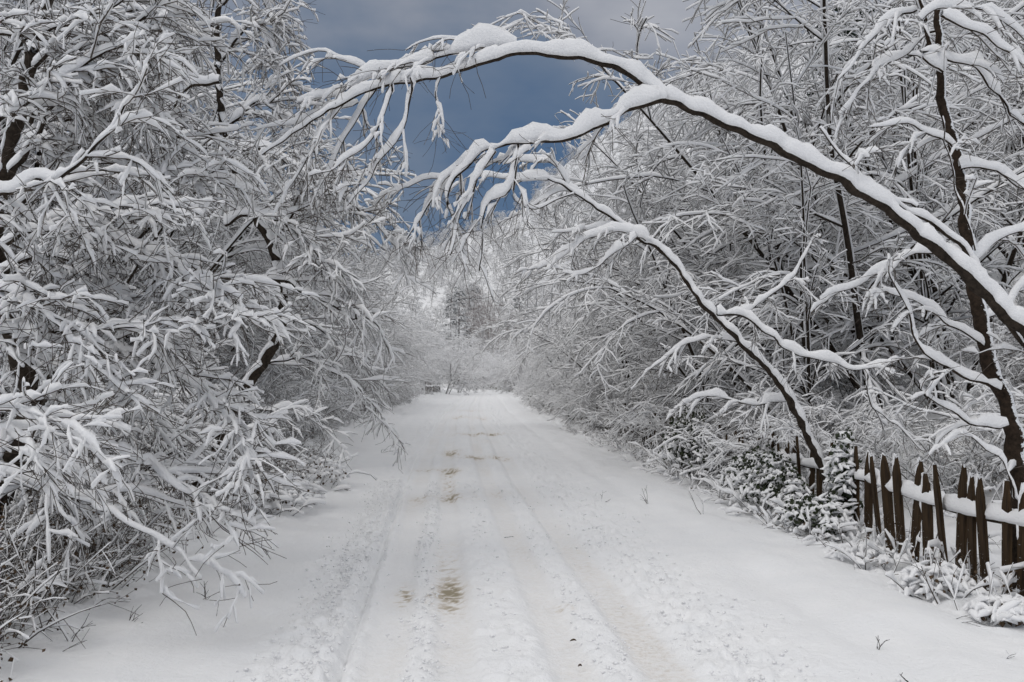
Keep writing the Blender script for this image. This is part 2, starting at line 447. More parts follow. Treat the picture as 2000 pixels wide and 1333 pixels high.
def make_crumbs():
    """loose crumbs and clods of snow thrown up between the wheel tracks"""
    n = 9000
    y = 3.6 + 11 * rng.random(n) ** 1.5
    lane = rng.choice([-1.16, -0.5, 0.04, 0.62, 1.30, 1.75, -2.2, 3.0], n, p=[.28, .12, .14, .16, .18, .07, .02, .03])
    u = lane + rng.normal(0, 1, n) * np.where(lane == -1.16, .13, np.where(np.abs(lane) > 1.9, .4, np.where(lane > 1.2, .16, .07)))
    x = u + xc(y)
    wob = (fbm(y * 0.25, 0 * y, 5, 3) - 0.5) * 0.10
    x = x - wob
    r = 0.004 + 0.011 * rng.random(n) ** 3
    z = H(x, y) + 0.010 + r * 0.3 + np.where(lane == -1.16, 0.028, 0.004)
    oct_ = np.array([[1, 0, 0], [0, 1, 0], [-1, 0, 0], [0, -1, 0], [0, 0, 1.0], [0, 0, -1.0]])
    V = oct_[None] * (0.6 + 0.8 * rng.random((n, 6, 1))) * r[:, None, None] * [1.2, 1.2, 0.85]
    a = rng.uniform(0, 6.28, n); c, s_ = np.cos(a)[:, None], np.sin(a)[:, None]
    V = np.stack([V[..., 0] * c - V[..., 1] * s_, V[..., 0] * s_ + V[..., 1] * c, V[..., 2]], -1) + np.stack([x, y, z], 1)[:, None]
    f = np.array([[0, 1, 4, 4], [1, 2, 4, 4], [2, 3, 4, 4], [3, 0, 4, 4], [1, 0, 5, 5], [2, 1, 5, 5], [3, 2, 5, 5], [0, 3, 5, 5]])
    g = Geo(); g.add(V, (np.arange(n)[:, None, None] * 6 + f[None]).reshape(-1, 4), 0)
    tag(link("snow_crumbs", g.mesh("snow_crumbs", [SNOW])), "loose crumbs of snow thrown up between the wheel tracks", "snow", None, "stuff")
make_crumbs()

# ------------------------------------------------------------------ prototype trees
MATS = [BARK, SNOW, TWIG]
def stems_from(specs, n):
    """specs: (x, y, dir, length, radius, droop, wander)"""
    P = np.empty((len(specs), n, 3)); R = np.empty((len(specs), n))
    for s, (x, y, d, L, r, dr, wa) in enumerate(specs):
        D = unit(np.array(d, float)); p = np.array([x, y, -0.25]); st = L / (n - 1)
        c = rng.normal(0, 1, 3) * wa * 0.4
        for i in range(n):
            P[s, i] = p; D = unit(D + (c + rng.normal(0, 1, 3) * wa - Z * dr * (0.4 + 1.2 * i / n)) * st); p = p + D * st
        R[s] = r * (1 - 0.85 * np.linspace(0, 1, n) ** 0.8)
    return P, R
def crown_into(g, P, R, limb, branch, twig, sd, snowk=(6, 6, 4), bare=3, extra=None, gap=0.12):
    tm = 2
    lP, lR = grow(P, R, **limb)
    bP, bR = grow(lP, lR, **branch)
    b2, b2R = grow(P, R, **(extra or dict(branch, K=4, t0=0.3, t1=1.0)))
    bP = np.concatenate([bP, b2]) if b2.shape[1] == bP.shape[1] else bP
    bR = np.concatenate([bR, b2R]) if len(bR) != len(bP) else bR
    tP, tR = grow(bP, bR, **twig)
    tube(g, lP, lR, 4, 0); snow(g, lP, lR, sd[0], snowk[1], 1, gap=gap)
    tube(g, bP, bR, 3, tm); snow(g, bP, bR, sd[1], snowk[1], 1, gap=gap)
    tube(g, tP, tR, 3, tm); snow(g, tP, tR, sd[2], snowk[2], 1, gap=gap)
    if bare:
        xP, xR = grow(bP, bR, bare, 0.1, 1.0, 0.36, 0.5, 0.7, 0.3, 3, 0.4, 0.5, 0.8, 0.0042, 0.003, flat=0.4, tl=0.3)
        tube(g, xP, xR, 3, tm)

def proto(name, specs, limb, branch, twig, sd, mats=None, gap=0.12, bare=3):
    P, R = stems_from(specs, 20)
    gt = Geo(); tube(gt, P, R, 7, 0, rough=0.12); snow(gt, P, R, sd[3], 6, 1, kmin=0.12, w=2, wid=0.4, gap=0.2)
    gc = Geo(); crown_into(gc, P, R, limb, branch, twig, sd, gap=gap, bare=bare)
    mats = mats or MATS
    return (gt.mesh(name + "_trunk", mats), gc.mesh(name + "_crown", mats))

def P_arch(k, Hh=8.5, far=False):
    sp = []
    for i in range(4):
        a = rng.uniform(-1.2, 1.2); ln = rng.uniform(0.75, 1.05) * Hh
        lean = rng.uniform(0.15, 0.6)
        sp.append((rng.uniform(-.35, .35), rng.uniform(-.5, .5), (lean, 0.35 * math.sin(a), 1), ln, rng.uniform(0.045, 0.075), 0.13, 0.07))
    return proto("arching_tree", sp,
        dict(K=9, t0=0.12, t1=0.97, L=3.0, lv=0.35, ang=0.85, av=0.2, n=9, droop=0.22, wander=0.14, rf=0.55, rmax=0.03, rtip=0.008, flat=0.5, tl=0.45, bias=(0.25, 0, 0.1)),
        dict(K=8, t0=0.1, t1=1.0, L=1.1, lv=0.4, ang=0.75, av=0.25, n=6, droop=0.26, wander=0.3, rf=0.6, rmax=0.012, rtip=0.005, flat=0.7, tl=0.4),
        dict(K=7, t0=0.08, t1=1.0, L=0.36, lv=0.5, ang=0.75, av=0.25, n=4, droop=0.3, wander=0.35, rf=0.7, rmax=0.006, rtip=0.0035, flat=0.6, tl=0.35),
        (0.052, 0.037, 0.027, 0.06) if not far else (0.06, 0.045, 0.036, 0.06), bare=1 if not far else 0)
def P_weep(k):
    sp = [(rng.uniform(-.2, .2), rng.uniform(-.3, .3), (rng.uniform(-.05, .3), rng.uniform(-.2, .2), 1), rng.uniform(8.5, 11), rng.uniform(.09, .12), 0.04, 0.05) for i in range(2)]
    return proto("weeping_tree", sp,
        dict(K=17, t0=0.15, t1=0.98, L=3.4, lv=0.3, ang=0.9, av=0.2, n=10, droop=0.42, wander=0.12, rf=0.5, rmax=0.035, rtip=0.008, flat=0.1, tl=0.5),
        dict(K=9, t0=0.12, t1=1.0, L=1.2, lv=0.4, ang=0.75, av=0.2, n=6, droop=0.5, wander=0.3, rf=0.6, rmax=0.011, rtip=0.004, flat=0.5, tl=0.3),
        dict(K=6, t0=0.12, t1=1.0, L=0.36, lv=0.5, ang=0.75, av=0.25, n=4, droop=0.4, wander=0.35, rf=0.7, rmax=0.006, rtip=0.003, flat=0.6, tl=0.3),
        (0.06, 0.038, 0.028, 0.06), gap=0.2, bare=2)
def P_bush(k, Hh=3.0):
    sp = []
    for i in range(11):
        a = rng.uniform(-math.pi, math.pi); l = rng.uniform(0.25, 1.0)
        sp.append((rng.uniform(-.4, .4), rng.uniform(-.4, .4), (l * math.cos(a) + 0.2, l * math.sin(a), 1), rng.uniform(0.6, 1.1) * Hh, rng.uniform(.014, .024), 0.33, 0.16))
    return proto("bush", sp,
        dict(K=6, t0=0.1, t1=0.97, L=1.0, lv=0.35, ang=0.75, av=0.25, n=7, droop=0.22, wander=0.35, rf=0.6, rmax=0.012, rtip=0.005, flat=0.4, tl=0.4),
        dict(K=5, t0=0.1, t1=1.0, L=0.45, lv=0.4, ang=0.75, av=0.25, n=5, droop=0.3, wander=0.4, rf=0.7, rmax=0.008, rtip=0.004, flat=0.6, tl=0.35),
        dict(K=3, t0=0.2, t1=1.0, L=0.26, lv=0.4, ang=0.7, av=0.2, n=3, droop=0.6, wander=0.3, rf=0.7, rmax=0.006, rtip=0.0035, flat=0.7, tl=0.3),
        (0.045, 0.034, 0.027, 0.045))
def P_slim(k, sdep=(0.045, 0.035, 0.028, 0.035), bare=3):
    sp = [(rng.uniform(-.2, .2), rng.uniform(-.2, .2), (rng.uniform(-.1, .4), rng.uniform(-.25, .25), 1), rng.uniform(7, 10), rng.uniform(.05, .08), 0.02, 0.05) for i in range(2)]
    return proto("slim_tree", sp,
        dict(K=14, t0=0.15, t1=0.98, L=2.4, lv=0.3, ang=0.75, av=0.15, n=7, droop=0.10, wander=0.13, rf=0.45, rmax=0.025, rtip=0.008, flat=0.1, tl=0.6, bias=(0, 0, 0.15)),
        dict(K=8, t0=0.12, t1=1.0, L=1.0, lv=0.4, ang=0.7, av=0.2, n=5, droop=0.3, wander=0.2, rf=0.6, rmax=0.011, rtip=0.006, flat=0.5, tl=0.4),
        dict(K=4, t0=0.12, t1=1.0, L=0.4, lv=0.4, ang=0.6, av=0.2, n=3, droop=0.3, wander=0.25, rf=0.7, rmax=0.008, rtip=0.005, flat=0.6, tl=0.3),
        sdep, bare=bare)
def P_conifer():
    gt = Geo(); P, R = stems_from([(0, 0, (0.02, 0, 1), 11, 0.13, 0, 0.01)], 14)
    tube(gt, P, R, 7, 0)
    gc = Geo()
    lP, lR = grow(P, R, 70, 0.04, 0.99, 2.6, 0.15, 1.35, 0.1, 8, 0.22, 0.06, 0.4, 0.025, 0.006, flat=0.0, tl=0.85)
    bP, bR = grow(lP, lR, 12, 0.1, 1.0, 0.6, 0.3, 0.8, 0.15, 4, 0.6, 0.1, 0.7, 0.008, 0.004, flat=0.9, tl=0.5)
    tube(gc, lP, lR + 0.0, 3, 0); tube(gc, bP, np.maximum(bR, 0.0) * 0 + 0.03 * np.linspace(1, .3, 4)[None], 4, 3)
    snow(gc, lP, lR, 0.06, 4, 1, gap=0.25); snow(gc, bP, bR * 0 + 0.028, 0.035, 4, 1, gap=0.42, wid=0.3)
    return (gt.mesh("conifer_trunk", MATS), gc.mesh("conifer_crown", MATS + [NEEDLE]))

ARCH = [P_arch(i) for i in range(3)]
FARCH = [P_arch(9, far=True)]
WEEP = [P_weep(i) for i in range(2)]
BUSH = [P_bush(i) for i in range(2)]
SLIM = [P_slim(i) for i in range(2)]
CONI = [P_conifer()]
_r = P_slim(9, (0.014, 0.010, 0.006, 0.014), 8)
REDB = _r
for me in REDB:
    me.materials[0] = REDTWIG; me.materials[2] = REDTWIG

def place(pr, name, x, y, rz, s, label, cat, group=None, z=None):
    zz = float(H(x, y)) if z is None else z
    e = link(name, None, None, (x, y, zz - 0.03), rz); e.scale = (s, s, s * 1.0)
    e.empty_display_size = 0.3
    link("trunk", pr[0], e); link("crown", pr[1], e)
    return tag(e, label, cat, group)

def uy(u, y): return float(u + xc(y))
PI = math.pi
# ------------------------------------------------------------------ traced trees
def hero(name, label, base, trunk, limbs, kid, kid2, kid3, depth_trunk, trunk_mat=None, limb_snow=1.0):
    """trunk: (points, r0, r1, snow) ; limbs: list of (points, r0, r1, snow, grow?)"""
    e = link(name, None, None, base); e.empty_display_size = 0.3
    off = np.array(base, float)
    mats = [trunk_mat or BARK, SNOW_BIG, TWIG]
    def curve(pts, r0, r1, dens=0.036, jit=0.03):
        q = np.asarray(pts, float); L = np.linalg.norm(np.diff(q, axis=0), axis=1).sum()
        n = int(np.clip(L / dens, 8, 240))
        p = resample(q, n, jit)[None] - off
        r = r0 + (r1 - r0) * np.linspace(0, 1, n) ** 0.85
        r = r * (0.9 + 0.25 * smooth_rand(1, n, 4)[0])
        return p, r[None]
    g = Geo(); tp, tr = curve(*trunk[:3])
    tube(g, tp, tr, 12, 0, ref=np.array([0.2, 1, 0]) if trunk[3] == 'steep' else None, rough=0.14)
    if depth_trunk:
        # build the ridge in two passes so its crest is uneven
        snow(g, tp, tr, depth_trunk * (1 - 0.75 * np.linspace(0, 1, tp.shape[1])[None] ** 6), 10, 1, w=4, gap=0.0, kmin=0.10, rough=0.22, wid=0.22, lift=0.25)
    link("trunk", g.mesh(name + "_trunk", mats), e)
    gc = Geo()
    for (pts, r0, r1, sdp, k) in limbs:
        p, r = curve(pts, r0, r1, 0.05, 0.04)
        n = p.shape[1]
        g = Geo(); tube(g, p, r, 7, 0, rough=0.1); snow(g, p, r, sdp * limb_snow * (1 - 0.6 * np.linspace(0, 1, n)[None] ** 2), 10, 1, w=3, gap=0.05, kmin=0.22, rough=0.25, wid=0.25, lift=0.3)
        link("limb", g.mesh(name + "_limb", mats), e)
        if k <= 0: continue
        L = np.linalg.norm(np.diff(p[0], axis=0), axis=1).sum()
        a = dict(kid); a["K"] = max(2, int(kid["K"] * L * k))
        lP, lR = grow(p, r, **a)
        bP, bR = grow(lP, lR, **kid2)
        tube(gc, lP, lR, 4, 2); snow(gc, lP, lR, kid3[0], 6, 1, w=1, gap=0.1, kmin=0.42, wid=0.27, rough=0.25)
        tube(gc, bP, bR, 3, 2); snow(gc, bP, bR, kid3[1], 6, 1, w=1, gap=0.12, kmin=0.42, wid=0.27, rough=0.25)
        if len(kid3) > 2:
            cP, cR = grow(bP, bR, **kid3[2]); tube(gc, cP, cR, 3, 2); snow(gc, cP, cR, kid3[1] * 0.8, 4, 1, w=1, gap=0.15, kmin=0.4, wid=0.3)
        xP, xR = grow(bP, bR, 2, 0.1, 1.0, 0.26, 0.5, 0.8, 0.3, 4, 0.3, 0.7, 0.8, 0.0035, 0.002, flat=0.4, tl=0.3); tube(gc, xP, xR, 3, 2)
        xP, xR = grow(lP, lR, 2, 0.1, 1.0, 0.36, 0.5, 0.8, 0.3, 5, 0.3, 0.7, 0.8, 0.004, 0.002, flat=0.4, tl=0.3); tube(gc, xP, xR, 3, 2)
    if gc.n: link("crown", gc.mesh(name + "_crown", mats), e)
    tag(e, label, "tree")
    return e
def PP(lst, d=None):
    return [P3(*(q if len(q) == 3 else (q[0], q[1], d))) for q in lst]

TW = dict(K=6, t0=0.1, t1=1.0, L=0.34, lv=0.5, ang=0.65, av=0.2, n=5, droop=0.9, wander=0.22, rf=0.7, rmax=0.006, rtip=0.0035, flat=0.6, tl=0.3)
# the tree whose stem bends right over the road
D = 6.9
hero("arched_tree", "slender tree bent in a great arch over the road, thick snow along its stem", (5.65, 6.9, -0.1),
    (PP([(2480, 1190), (2300, 935), (2140, 778), (2000, 650), (1900, 548), (1790, 455), (1700, 388), (1600, 330), (1500, 278), (1400, 237), (1300, 192), (1240, 152), (1170, 120), (1090, 106), (1012, 101), (960, 120), (900, 138), (820, 155), (740, 174), (680, 196), (620, 228), (560, 268), (515, 300)], D), 0.072, 0.006, None),
    [(PP([(1297, 195), (1235, 212), (1170, 247), (1110, 268), (1050, 276), (990, 288), (940, 302), (905, 335), (882, 375), (872, 425)], D - .05), 0.024, 0.007, 0.12, 0.6),
     (PP([(1010, 92), (930, 100), (850, 120), (780, 136), (720, 152), (660, 182), (620, 186), (580, 195)], D + .1), 0.012, 0.004, 0.13, 0.9),
     (PP([(2090, 790), (2000, 672), (1930, 572), (1880, 492), (1820, 440), (1750, 400), (1690, 352), (1640, 300), (1600, 252)], D + .25), 0.032, 0.006, 0.07, 0.12),
     (PP([(1790, 405), (1700, 365), (1635, 345)], D + .3), 0.010, 0.004, 0.03, 0),
     (PP([(802, 152), (795, 205), (775, 265), (735, 330), (680, 400)], D - .1), 0.010, 0.004, 0.075, 0.5),
     (PP([(765, 165), (750, 225), (715, 285), (650, 330), (600, 345)], D - .15), 0.009, 0.004, 0.075, 0.8),
     (PP([(862, 148), (850, 178), (861, 215), (842, 252)], D), 0.005, 0.003, 0.045, 1.0),
     (PP([(735, 174), (700, 215), (660, 285), (630, 365)], D + .1), 0.008, 0.004, 0.07, 0.9),
     (PP([(690, 190), (640, 240), (600, 300), (570, 360)], D + .05), 0.008, 0.004, 0.065, 1.0),
     (PP([(725, 152), (690, 122), (640, 106), (590, 106), (545, 128)], D + .2), 0.006, 0.003, 0.045, 0.4),
     (PP([(925, 78), (880, 72), (835, 76), (795, 96)], D + .1), 0.005, 0.003, 0.035, 0.3),
     (PP([(700, 200), (640, 215), (570, 245), (500, 258)], D + .2), 0.006, 0.003, 0.055, 0.9),
     (PP([(1012, 283), (1000, 335), (990, 372), (955, 400), (940, 460), (932, 530)], D - .1), 0.010, 0.004, 0.09, 0.7),
     (PP([(1015, 283), (1003, 330), (1000, 375), (1018, 400), (1048, 408), (1090, 385), (1120, 378)], D - .05), 0.008, 0.006, 0.05, 0.0),
     (PP([(968, 296), (935, 350), (905, 420), (880, 500)], D - .15), 0.008, 0.004, 0.085, 0.8),
     (PP([(930, 308), (880, 345), (835, 400), (790, 470)], D), 0.008, 0.004, 0.08, 0.9),
     (PP([(900, 345), (840, 352), (790, 362), (740, 362)], D + .1), 0.006, 0.004, 0.06, 0.8)],
    TW, dict(TW, K=3, L=0.16, n=4, t0=0.2), (0.045, 0.036), 0.105)

# leaning tree rising from behind the fence
D = 10.8
hero("leaning_tree", "leaning bare tree rising from behind the picket fence under the big arch", tuple(P3(1640, 985, D) * [1, 1, 0] + [0, 0, 0.0]),
    (PP([(1648, 1000), (1592, 882), (1560, 812), (1520, 748), (1470, 692), (1420, 640), (1370, 592), (1330, 532), (1290, 490), (1240, 462), (1200, 430), (1150, 396), (1110, 370), (1070, 352), (1010, 345)], D), 0.058, 0.010, None),
    [(PP([(1262, 470), (1200, 452), (1140, 472), (1090, 505), (1055, 522)], D - .1), 0.014, 0.006, 0.13, 0.9),
     (PP([(1245, 462), (1200, 492), (1160, 530), (1100, 536)], D - .2), 0.010, 0.005, 0.09, 0.8),
     (PP([(1225, 445), (1170, 448), (1080, 452)], D + .1), 0.009, 0.005, 0.08, 0.7),
     (PP([(1140, 392), (1100, 375), (1050, 400), (1012, 420)], D + .1), 0.010, 0.005, 0.08, 0.9),
     (PP([(1110, 370), (1085, 325), (1040, 313), (985, 322)], D + .1), 0.010, 0.005, 0.09, 0.8),
     (PP([(1070, 352), (1030, 352), (980, 350), (925, 342)], D), 0.009, 0.004, 0.10, 0.8),
     (PP([(1400, 615), (1450, 620), (1500, 648), (1545, 685), (1620, 706), (1685, 724), (1750, 706)], D - .4), 0.020, 0.008, 0.11, 0.35),
     (PP([(1415, 640), (1470, 600), (1530, 560), (1570, 505), (1590, 470)], D + .3), 0.016, 0.006, 0.09, 0.5),
     (PP([(1690, 722), (1700, 790), (1750, 830), (1800, 880)], D - .5), 0.008, 0.005, 0.05, 0.4),
     (PP([(1480, 690), (1400, 660), (1330, 680), (1270, 720)], D + .2), 0.012, 0.005, 0.08, 0.8),
     (PP([(1540, 780), (1460, 790), (1380, 770), (1320, 800)], D + .2), 0.014, 0.005, 0.09, 0.8)],
    TW, dict(TW, K=3, L=0.18, n=4, t0=0.2), (0.05, 0.04), 0.075)

# dark upright trunk at the right edge
hero("dark_tree", "upright dark-barked tree at the right end of the fence, windblown snow on its trunk", tuple(P3(1998, 1170, 7.2) * [1, 1, 0]),
    (PP([(2000, 1185, 7.2), (1993, 1000, 7.25), (1985, 885, 7.3), (1958, 780, 7.4), (1928, 690, 7.5), (1908, 600, 7.6), (1890, 480, 7.7), (1884, 390, 7.8), (1868, 300, 7.9), (1850, 240, 8), (1838, 170, 8), (1833, 80, 8), (1822, -60, 8)]), 0.082, 0.030, 'steep'),
    [(PP([(1847, 190), (1822, 110), (1798, 10), (1780, -60)], 8), 0.024, 0.016, 0.02, 0.2),
     (PP([(1905, 490), (1850, 300), (1840, 230)], 7.6), 0.008, 0.005, 0.02, 0.2),
     (PP([(1952, 762), (1890, 735), (1830, 705), (1790, 668), (1765, 600), (1738, 535)], 7.3), 0.017, 0.005, 0.08, 0.5),
     (PP([(1970, 830), (1900, 832), (1850, 803), (1800, 760)], 7.2), 0.014, 0.005, 0.08, 0.5),
     (PP([(1925, 680), (1870, 640), (1800, 600), (1720, 560)], 7.5), 0.012, 0.005, 0.07, 0.6),
     (PP([(1890, 505), (1820, 490), (1740, 520), (1660, 560), (1600, 590)], 7.8), 0.014, 0.005, 0.08, 0.6),
     (PP([(1868, 300), (1820, 260), (1760, 240), (1700, 250)], 7.9), 0.012, 0.005, 0.07, 0.8),
     (PP([(1842, 140), (1800, 105), (1850, 115), (1905, 135), (1955, 200), (2010, 252), (2090, 290)], 7.8), 0.014, 0.006, 0.11, 0.6),
     (PP([(1800, 40), (1850, 14), (1920, 18), (1975, 55), (2030, 120)], 7.7), 0.010, 0.005, 0.09, 0.7),
     (PP([(1838, 30), (1900, 60), (1960, 95), (2030, 130)], 7.4), 0.012, 0.006, 0.11, 0.6),
     (PP([(1876, 330), (1930, 330), (2000, 370), (2080, 400)], 7.8), 0.014, 0.006, 0.10, 0.6),
     (PP([(1895, 520), (1950, 470), (2010, 450), (2080, 470)], 7.7), 0.014, 0.006, 0.10, 0.6),
     (PP([(1912, 620), (1960, 600), (2020, 540), (2080, 520)], 7.6), 0.014, 0.006, 0.09, 0.6),
     (PP([(1790, 20), (1740, 40), (1690, 90), (1640, 160)], 8.1), 0.012, 0.005, 0.07, 0.9),
     (PP([(1830, 60), (1760, 110), (1700, 150), (1640, 230)], 8.2), 0.012, 0.005, 0.07, 0.9),
     (PP([(1988, 980), (1960, 900), (1930, 880), (1890, 850)], 7.1), 0.010, 0.005, 0.06, 0.5)],
    dict(TW, K=5, L=0.42), dict(TW, K=3, L=0.2, n=4, t0=0.2), (0.045, 0.036), 0.0, TRUNK)

# big drooping tree at the left edge
LTW = dict(K=10, t0=0.06, t1=1.0, L=0.60, lv=0.5, ang=0.75, av=0.25, n=7, droop=0.30, wander=0.4, bias=(0.35, -0.1, 0.0), rf=0.6, rmax=0.008, rtip=0.004, flat=0.55, tl=0.35)
hero("drooping_tree", "large tree at the left edge with heavy snow-laden boughs drooping towards the road", tuple(P3(-60, 1090, 7.8) * [1, 1, 0] + [0, 0, 0.15]),
    (PP([(-70, 1100, 7.8), (10, 930, 7.8), (65, 815, 7.8), (45, 700, 7.7), (0, 560, 7.6), (-10, 420, 7.4), (20, 300, 7.3), (60, 120, 7.2), (110, -60, 7.2)]), 0.15, 0.03, None),
    [(PP([(60, 800, 7.6), (130, 705, 7.2), (250, 690, 6.9), (360, 742, 6.6), (430, 800, 6.4), (470, 862, 6.2), (500, 908, 6.1)]), 0.026, 0.006, 0.12, 0.9),
     (PP([(45, 850, 7.6), (150, 850, 7), (260, 890, 6.5), (340, 945, 6.2), (400, 980, 6.1), (440, 1005, 6.0)]), 0.022, 0.006, 0.12, 0.6),
     (PP([(0, 955, 7), (130, 965, 6.5), (230, 1010, 6), (320, 1060, 5.9), (395, 1130, 5.7)]), 0.016, 0.005, 0.085, 0.22),
     (PP([(-70, 570, 6.6), (0, 565, 6.2), (60, 590, 5.9), (110, 640, 5.7), (160, 700, 5.6)]), 0.022, 0.008, 0.15, 0.8),
     (PP([(-80, 665, 6.6), (0, 650, 6.3), (150, 645, 6.1), (230, 640, 6), (312, 625, 5.9)]), 0.018, 0.006, 0.11, 0.8),
     (PP([(-60, 410, 6.2), (20, 372, 5.9), (70, 352, 5.8), (120, 345, 5.7), (190, 290, 5.6), (262, 172, 5.5)]), 0.022, 0.005, 0.13, 0.5),
     (PP([(0, 480, 6.7), (80, 442, 6.5), (150, 412, 6.4), (230, 402, 6.3), (310, 396, 6.2)]), 0.016, 0.006, 0.10, 0.9),
     (PP([(-50, 815, 5.0), (30, 800, 4.9), (80, 820, 4.8), (128, 832, 4.7)]), 0.010, 0.004, 0.07, 1.0),
     (PP([(-50, 850, 5.0), (20, 850, 4.9), (60, 870, 4.8), (90, 892, 4.7)]), 0.010, 0.004, 0.07, 0.8),
     (PP([(60, 440, 7.2), (230, 470, 6.9), (320, 500, 6.7), (400, 560, 6.4), (450, 600, 6.3), (505, 628, 6.2)]), 0.020, 0.006, 0.11, 0.9),
     (PP([(20, 340, 7.1), (90, 240, 6.9), (160, 130, 6.7), (260, 60, 6.5), (330, -30, 6.4)]), 0.020, 0.008, 0.08, 0.9),
     (PP([(-30, 255, 6.6), (100, 165, 6.4), (200, 108, 6.3), (300, 76, 6.2)]), 0.016, 0.006, 0.10, 0.9),
     (PP([(60, 240, 7), (130, 170, 6.9), (200, 118, 6.9), (255, 150, 6.7), (300, 215, 6.6)]), 0.018, 0.006, 0.13, 0.9),
     (PP([(-50, 70, 6.7), (60, 62, 6.6), (160, 40, 6.5), (250, -10, 6.4)]), 0.016, 0.006, 0.09, 0.9),
     (PP([(-20, 540, 7.4), (90, 500, 7.2), (190, 540, 7), (280, 610, 6.8), (330, 690, 6.7)]), 0.020, 0.006, 0.10, 0.9),
     (PP([(40, 700, 7.6), (140, 630, 7.4), (250, 600, 7.2), (360, 600, 7.1), (450, 560, 7)]), 0.020, 0.006, 0.09, 0.9),
     (PP([(10, 420, 7.4), (120, 330, 7.2), (240, 320, 7), (350, 350, 6.9), (440, 330, 6.8)]), 0.020, 0.006, 0.10, 0.9),
     (PP([(20, 300, 7.3), (140, 230, 7.2), (270, 240, 7.1), (370, 290, 7)]), 0.018, 0.006, 0.11, 0.9),
     (PP([(50, 150, 7.2), (150, 60, 7.1), (270, 20, 7), (390, 50, 6.9)]), 0.018, 0.006, 0.10, 0.9),
     (PP([(60, 780, 7.9), (160, 760, 8), (260, 790, 8), (340, 850, 7.9), (380, 920, 7.9)]), 0.018, 0.006, 0.08, 0.9),
     (PP([(30, 900, 7.8), (110, 900, 7.5), (180, 940, 7.3), (240, 1000, 7.2)]), 0.016, 0.006, 0.08, 0.8),
     (PP([(-60, 940, 6.4), (20, 930, 6.2), (90, 965, 6.1), (140, 1020, 6.0)]), 0.014, 0.006, 0.08, 0.5)],
    LTW, dict(TW, K=4, L=0.26, n=4, t0=0.12, droop=0.35, wander=0.45, ang=0.85), (0.042, 0.032, dict(TW, K=2, L=0.16, n=3)), 0.06, limb_snow=0.66)

# broken, dark-limbed tree in the middle of the left side
D = 10.6
hero("dark_limbed_tree", "tree on the left verge with a dark sloping trunk and a black crooked limb", tuple(P3(375, 960, D) * [1, 1, 0] + [0, 0, 0.15]),
    (PP([(372, 960), (420, 868), (458, 787), (528, 682), (552, 590), (530, 480), (480, 380), (440, 260), (425, 120), (430, -30)], D), 0.085, 0.03, None),
    [(PP([(420, 548), (490, 552), (545, 546), (600, 575), (650, 600), (690, 625), (700, 612), (740, 640)], D - .4), 0.034, 0.010, 0.06, 0.6),
     (PP([(530, 480), (590, 400), (650, 380), (720, 420), (770, 480)], D), 0.024, 0.008, 0.12, 1.2),
     (PP([(480, 380), (440, 330), (480, 290), (540, 300), (590, 350)], D - .5), 0.026, 0.008, 0.16, 1.3),
     (PP([(440, 440), (480, 420), (560, 440), (620, 500), (650, 560)], D - .6), 0.024, 0.008, 0.13, 1.2),
     (PP([(440, 260), (370, 270), (300, 262), (260, 290)], D - .5), 0.024, 0.008, 0.12, 1.2),
     (PP([(440, 260), (500, 200), (550, 230), (580, 300)], D), 0.022, 0.008, 0.12, 1.2),
     (PP([(430, 120), (490, 50), (530, 90), (548, 160)], D + .2), 0.022, 0.008, 0.13, 1.3),
     (PP([(430, 60), (370, 20), (320, 80), (290, 160)], D), 0.022, 0.008, 0.12, 1.2),
     (PP([(430, 160), (370, 170), (330, 230), (310, 300)], D - .4), 0.022, 0.008, 0.12, 1.2),
     (PP([(430, 10), (490, -20), (530, 30), (545, 90)], D + .5), 0.022, 0.008, 0.13, 1.3),
     (PP([(456, 790), (520, 800), (560, 795), (600, 812), (640, 798)], D - .1), 0.016, 0.006, 0.08, 0.25),
     (PP([(500, 720), (580, 700), (660, 730), (700, 760), (715, 800)], D + 1.2), 0.018, 0.006, 0.07, 0.7),
     (PP([(545, 620), (620, 640), (680, 690), (715, 740)], D + 1.6), 0.018, 0.006, 0.07, 0.7),
     (PP([(440, 830), (380, 760), (360, 700)], D - .1), 0.016, 0.008, 0.05, 0.8)],
    dict(LTW, L=0.75, K=8, rmax=0.009), dict(TW, K=5, L=0.32, n=5, t0=0.12, droop=0.38, wander=0.42, ang=0.85), (0.044, 0.033, dict(TW, K=2, L=0.18, n=3)), 0.06, limb_snow=0.75)

# fallen or leaning snow-covered poles on the slope
for pts, r, lab in (
        ([(1470, 505, 17), (1560, 455, 16.5), (1680, 400, 16), (1880, 285, 15), (2060, 190, 14)], 0.045, "long straight fallen trunk lying across the slope, lower of two pale diagonals"),
        ([(1600, 325, 18), (1660, 270, 17.5), (1830, 140, 16.5), (2040, -20, 15)], 0.05, "straight snow-topped leaning trunk crossing the upper right corner"),
        ([(1570, 528, 16), (1735, 465, 15), (2040, 330, 13.5)], 0.035, "thin straight fallen trunk half hidden behind the dark upright tree")):
    P = resample(PP(pts), 60)[None]; g = Geo(); Rr = np.full((1, 60), r) * np.linspace(1, 0.6, 60)
    base = P[0, 0].copy()
    tube(g, P - base, Rr * 0.8, 8, 0); snow(g, P - base, Rr * 0.85, 0.09, 10, 1, w=4, rough=0.15, wid=0.22, gap=0.0, kmin=0.7, lift=-0.3)
    o = link("fallen_trunk", g.mesh("fallen_trunk", [BARK, SNOW_BIG]), None, base)
    tag(o, lab, "tree trunk")

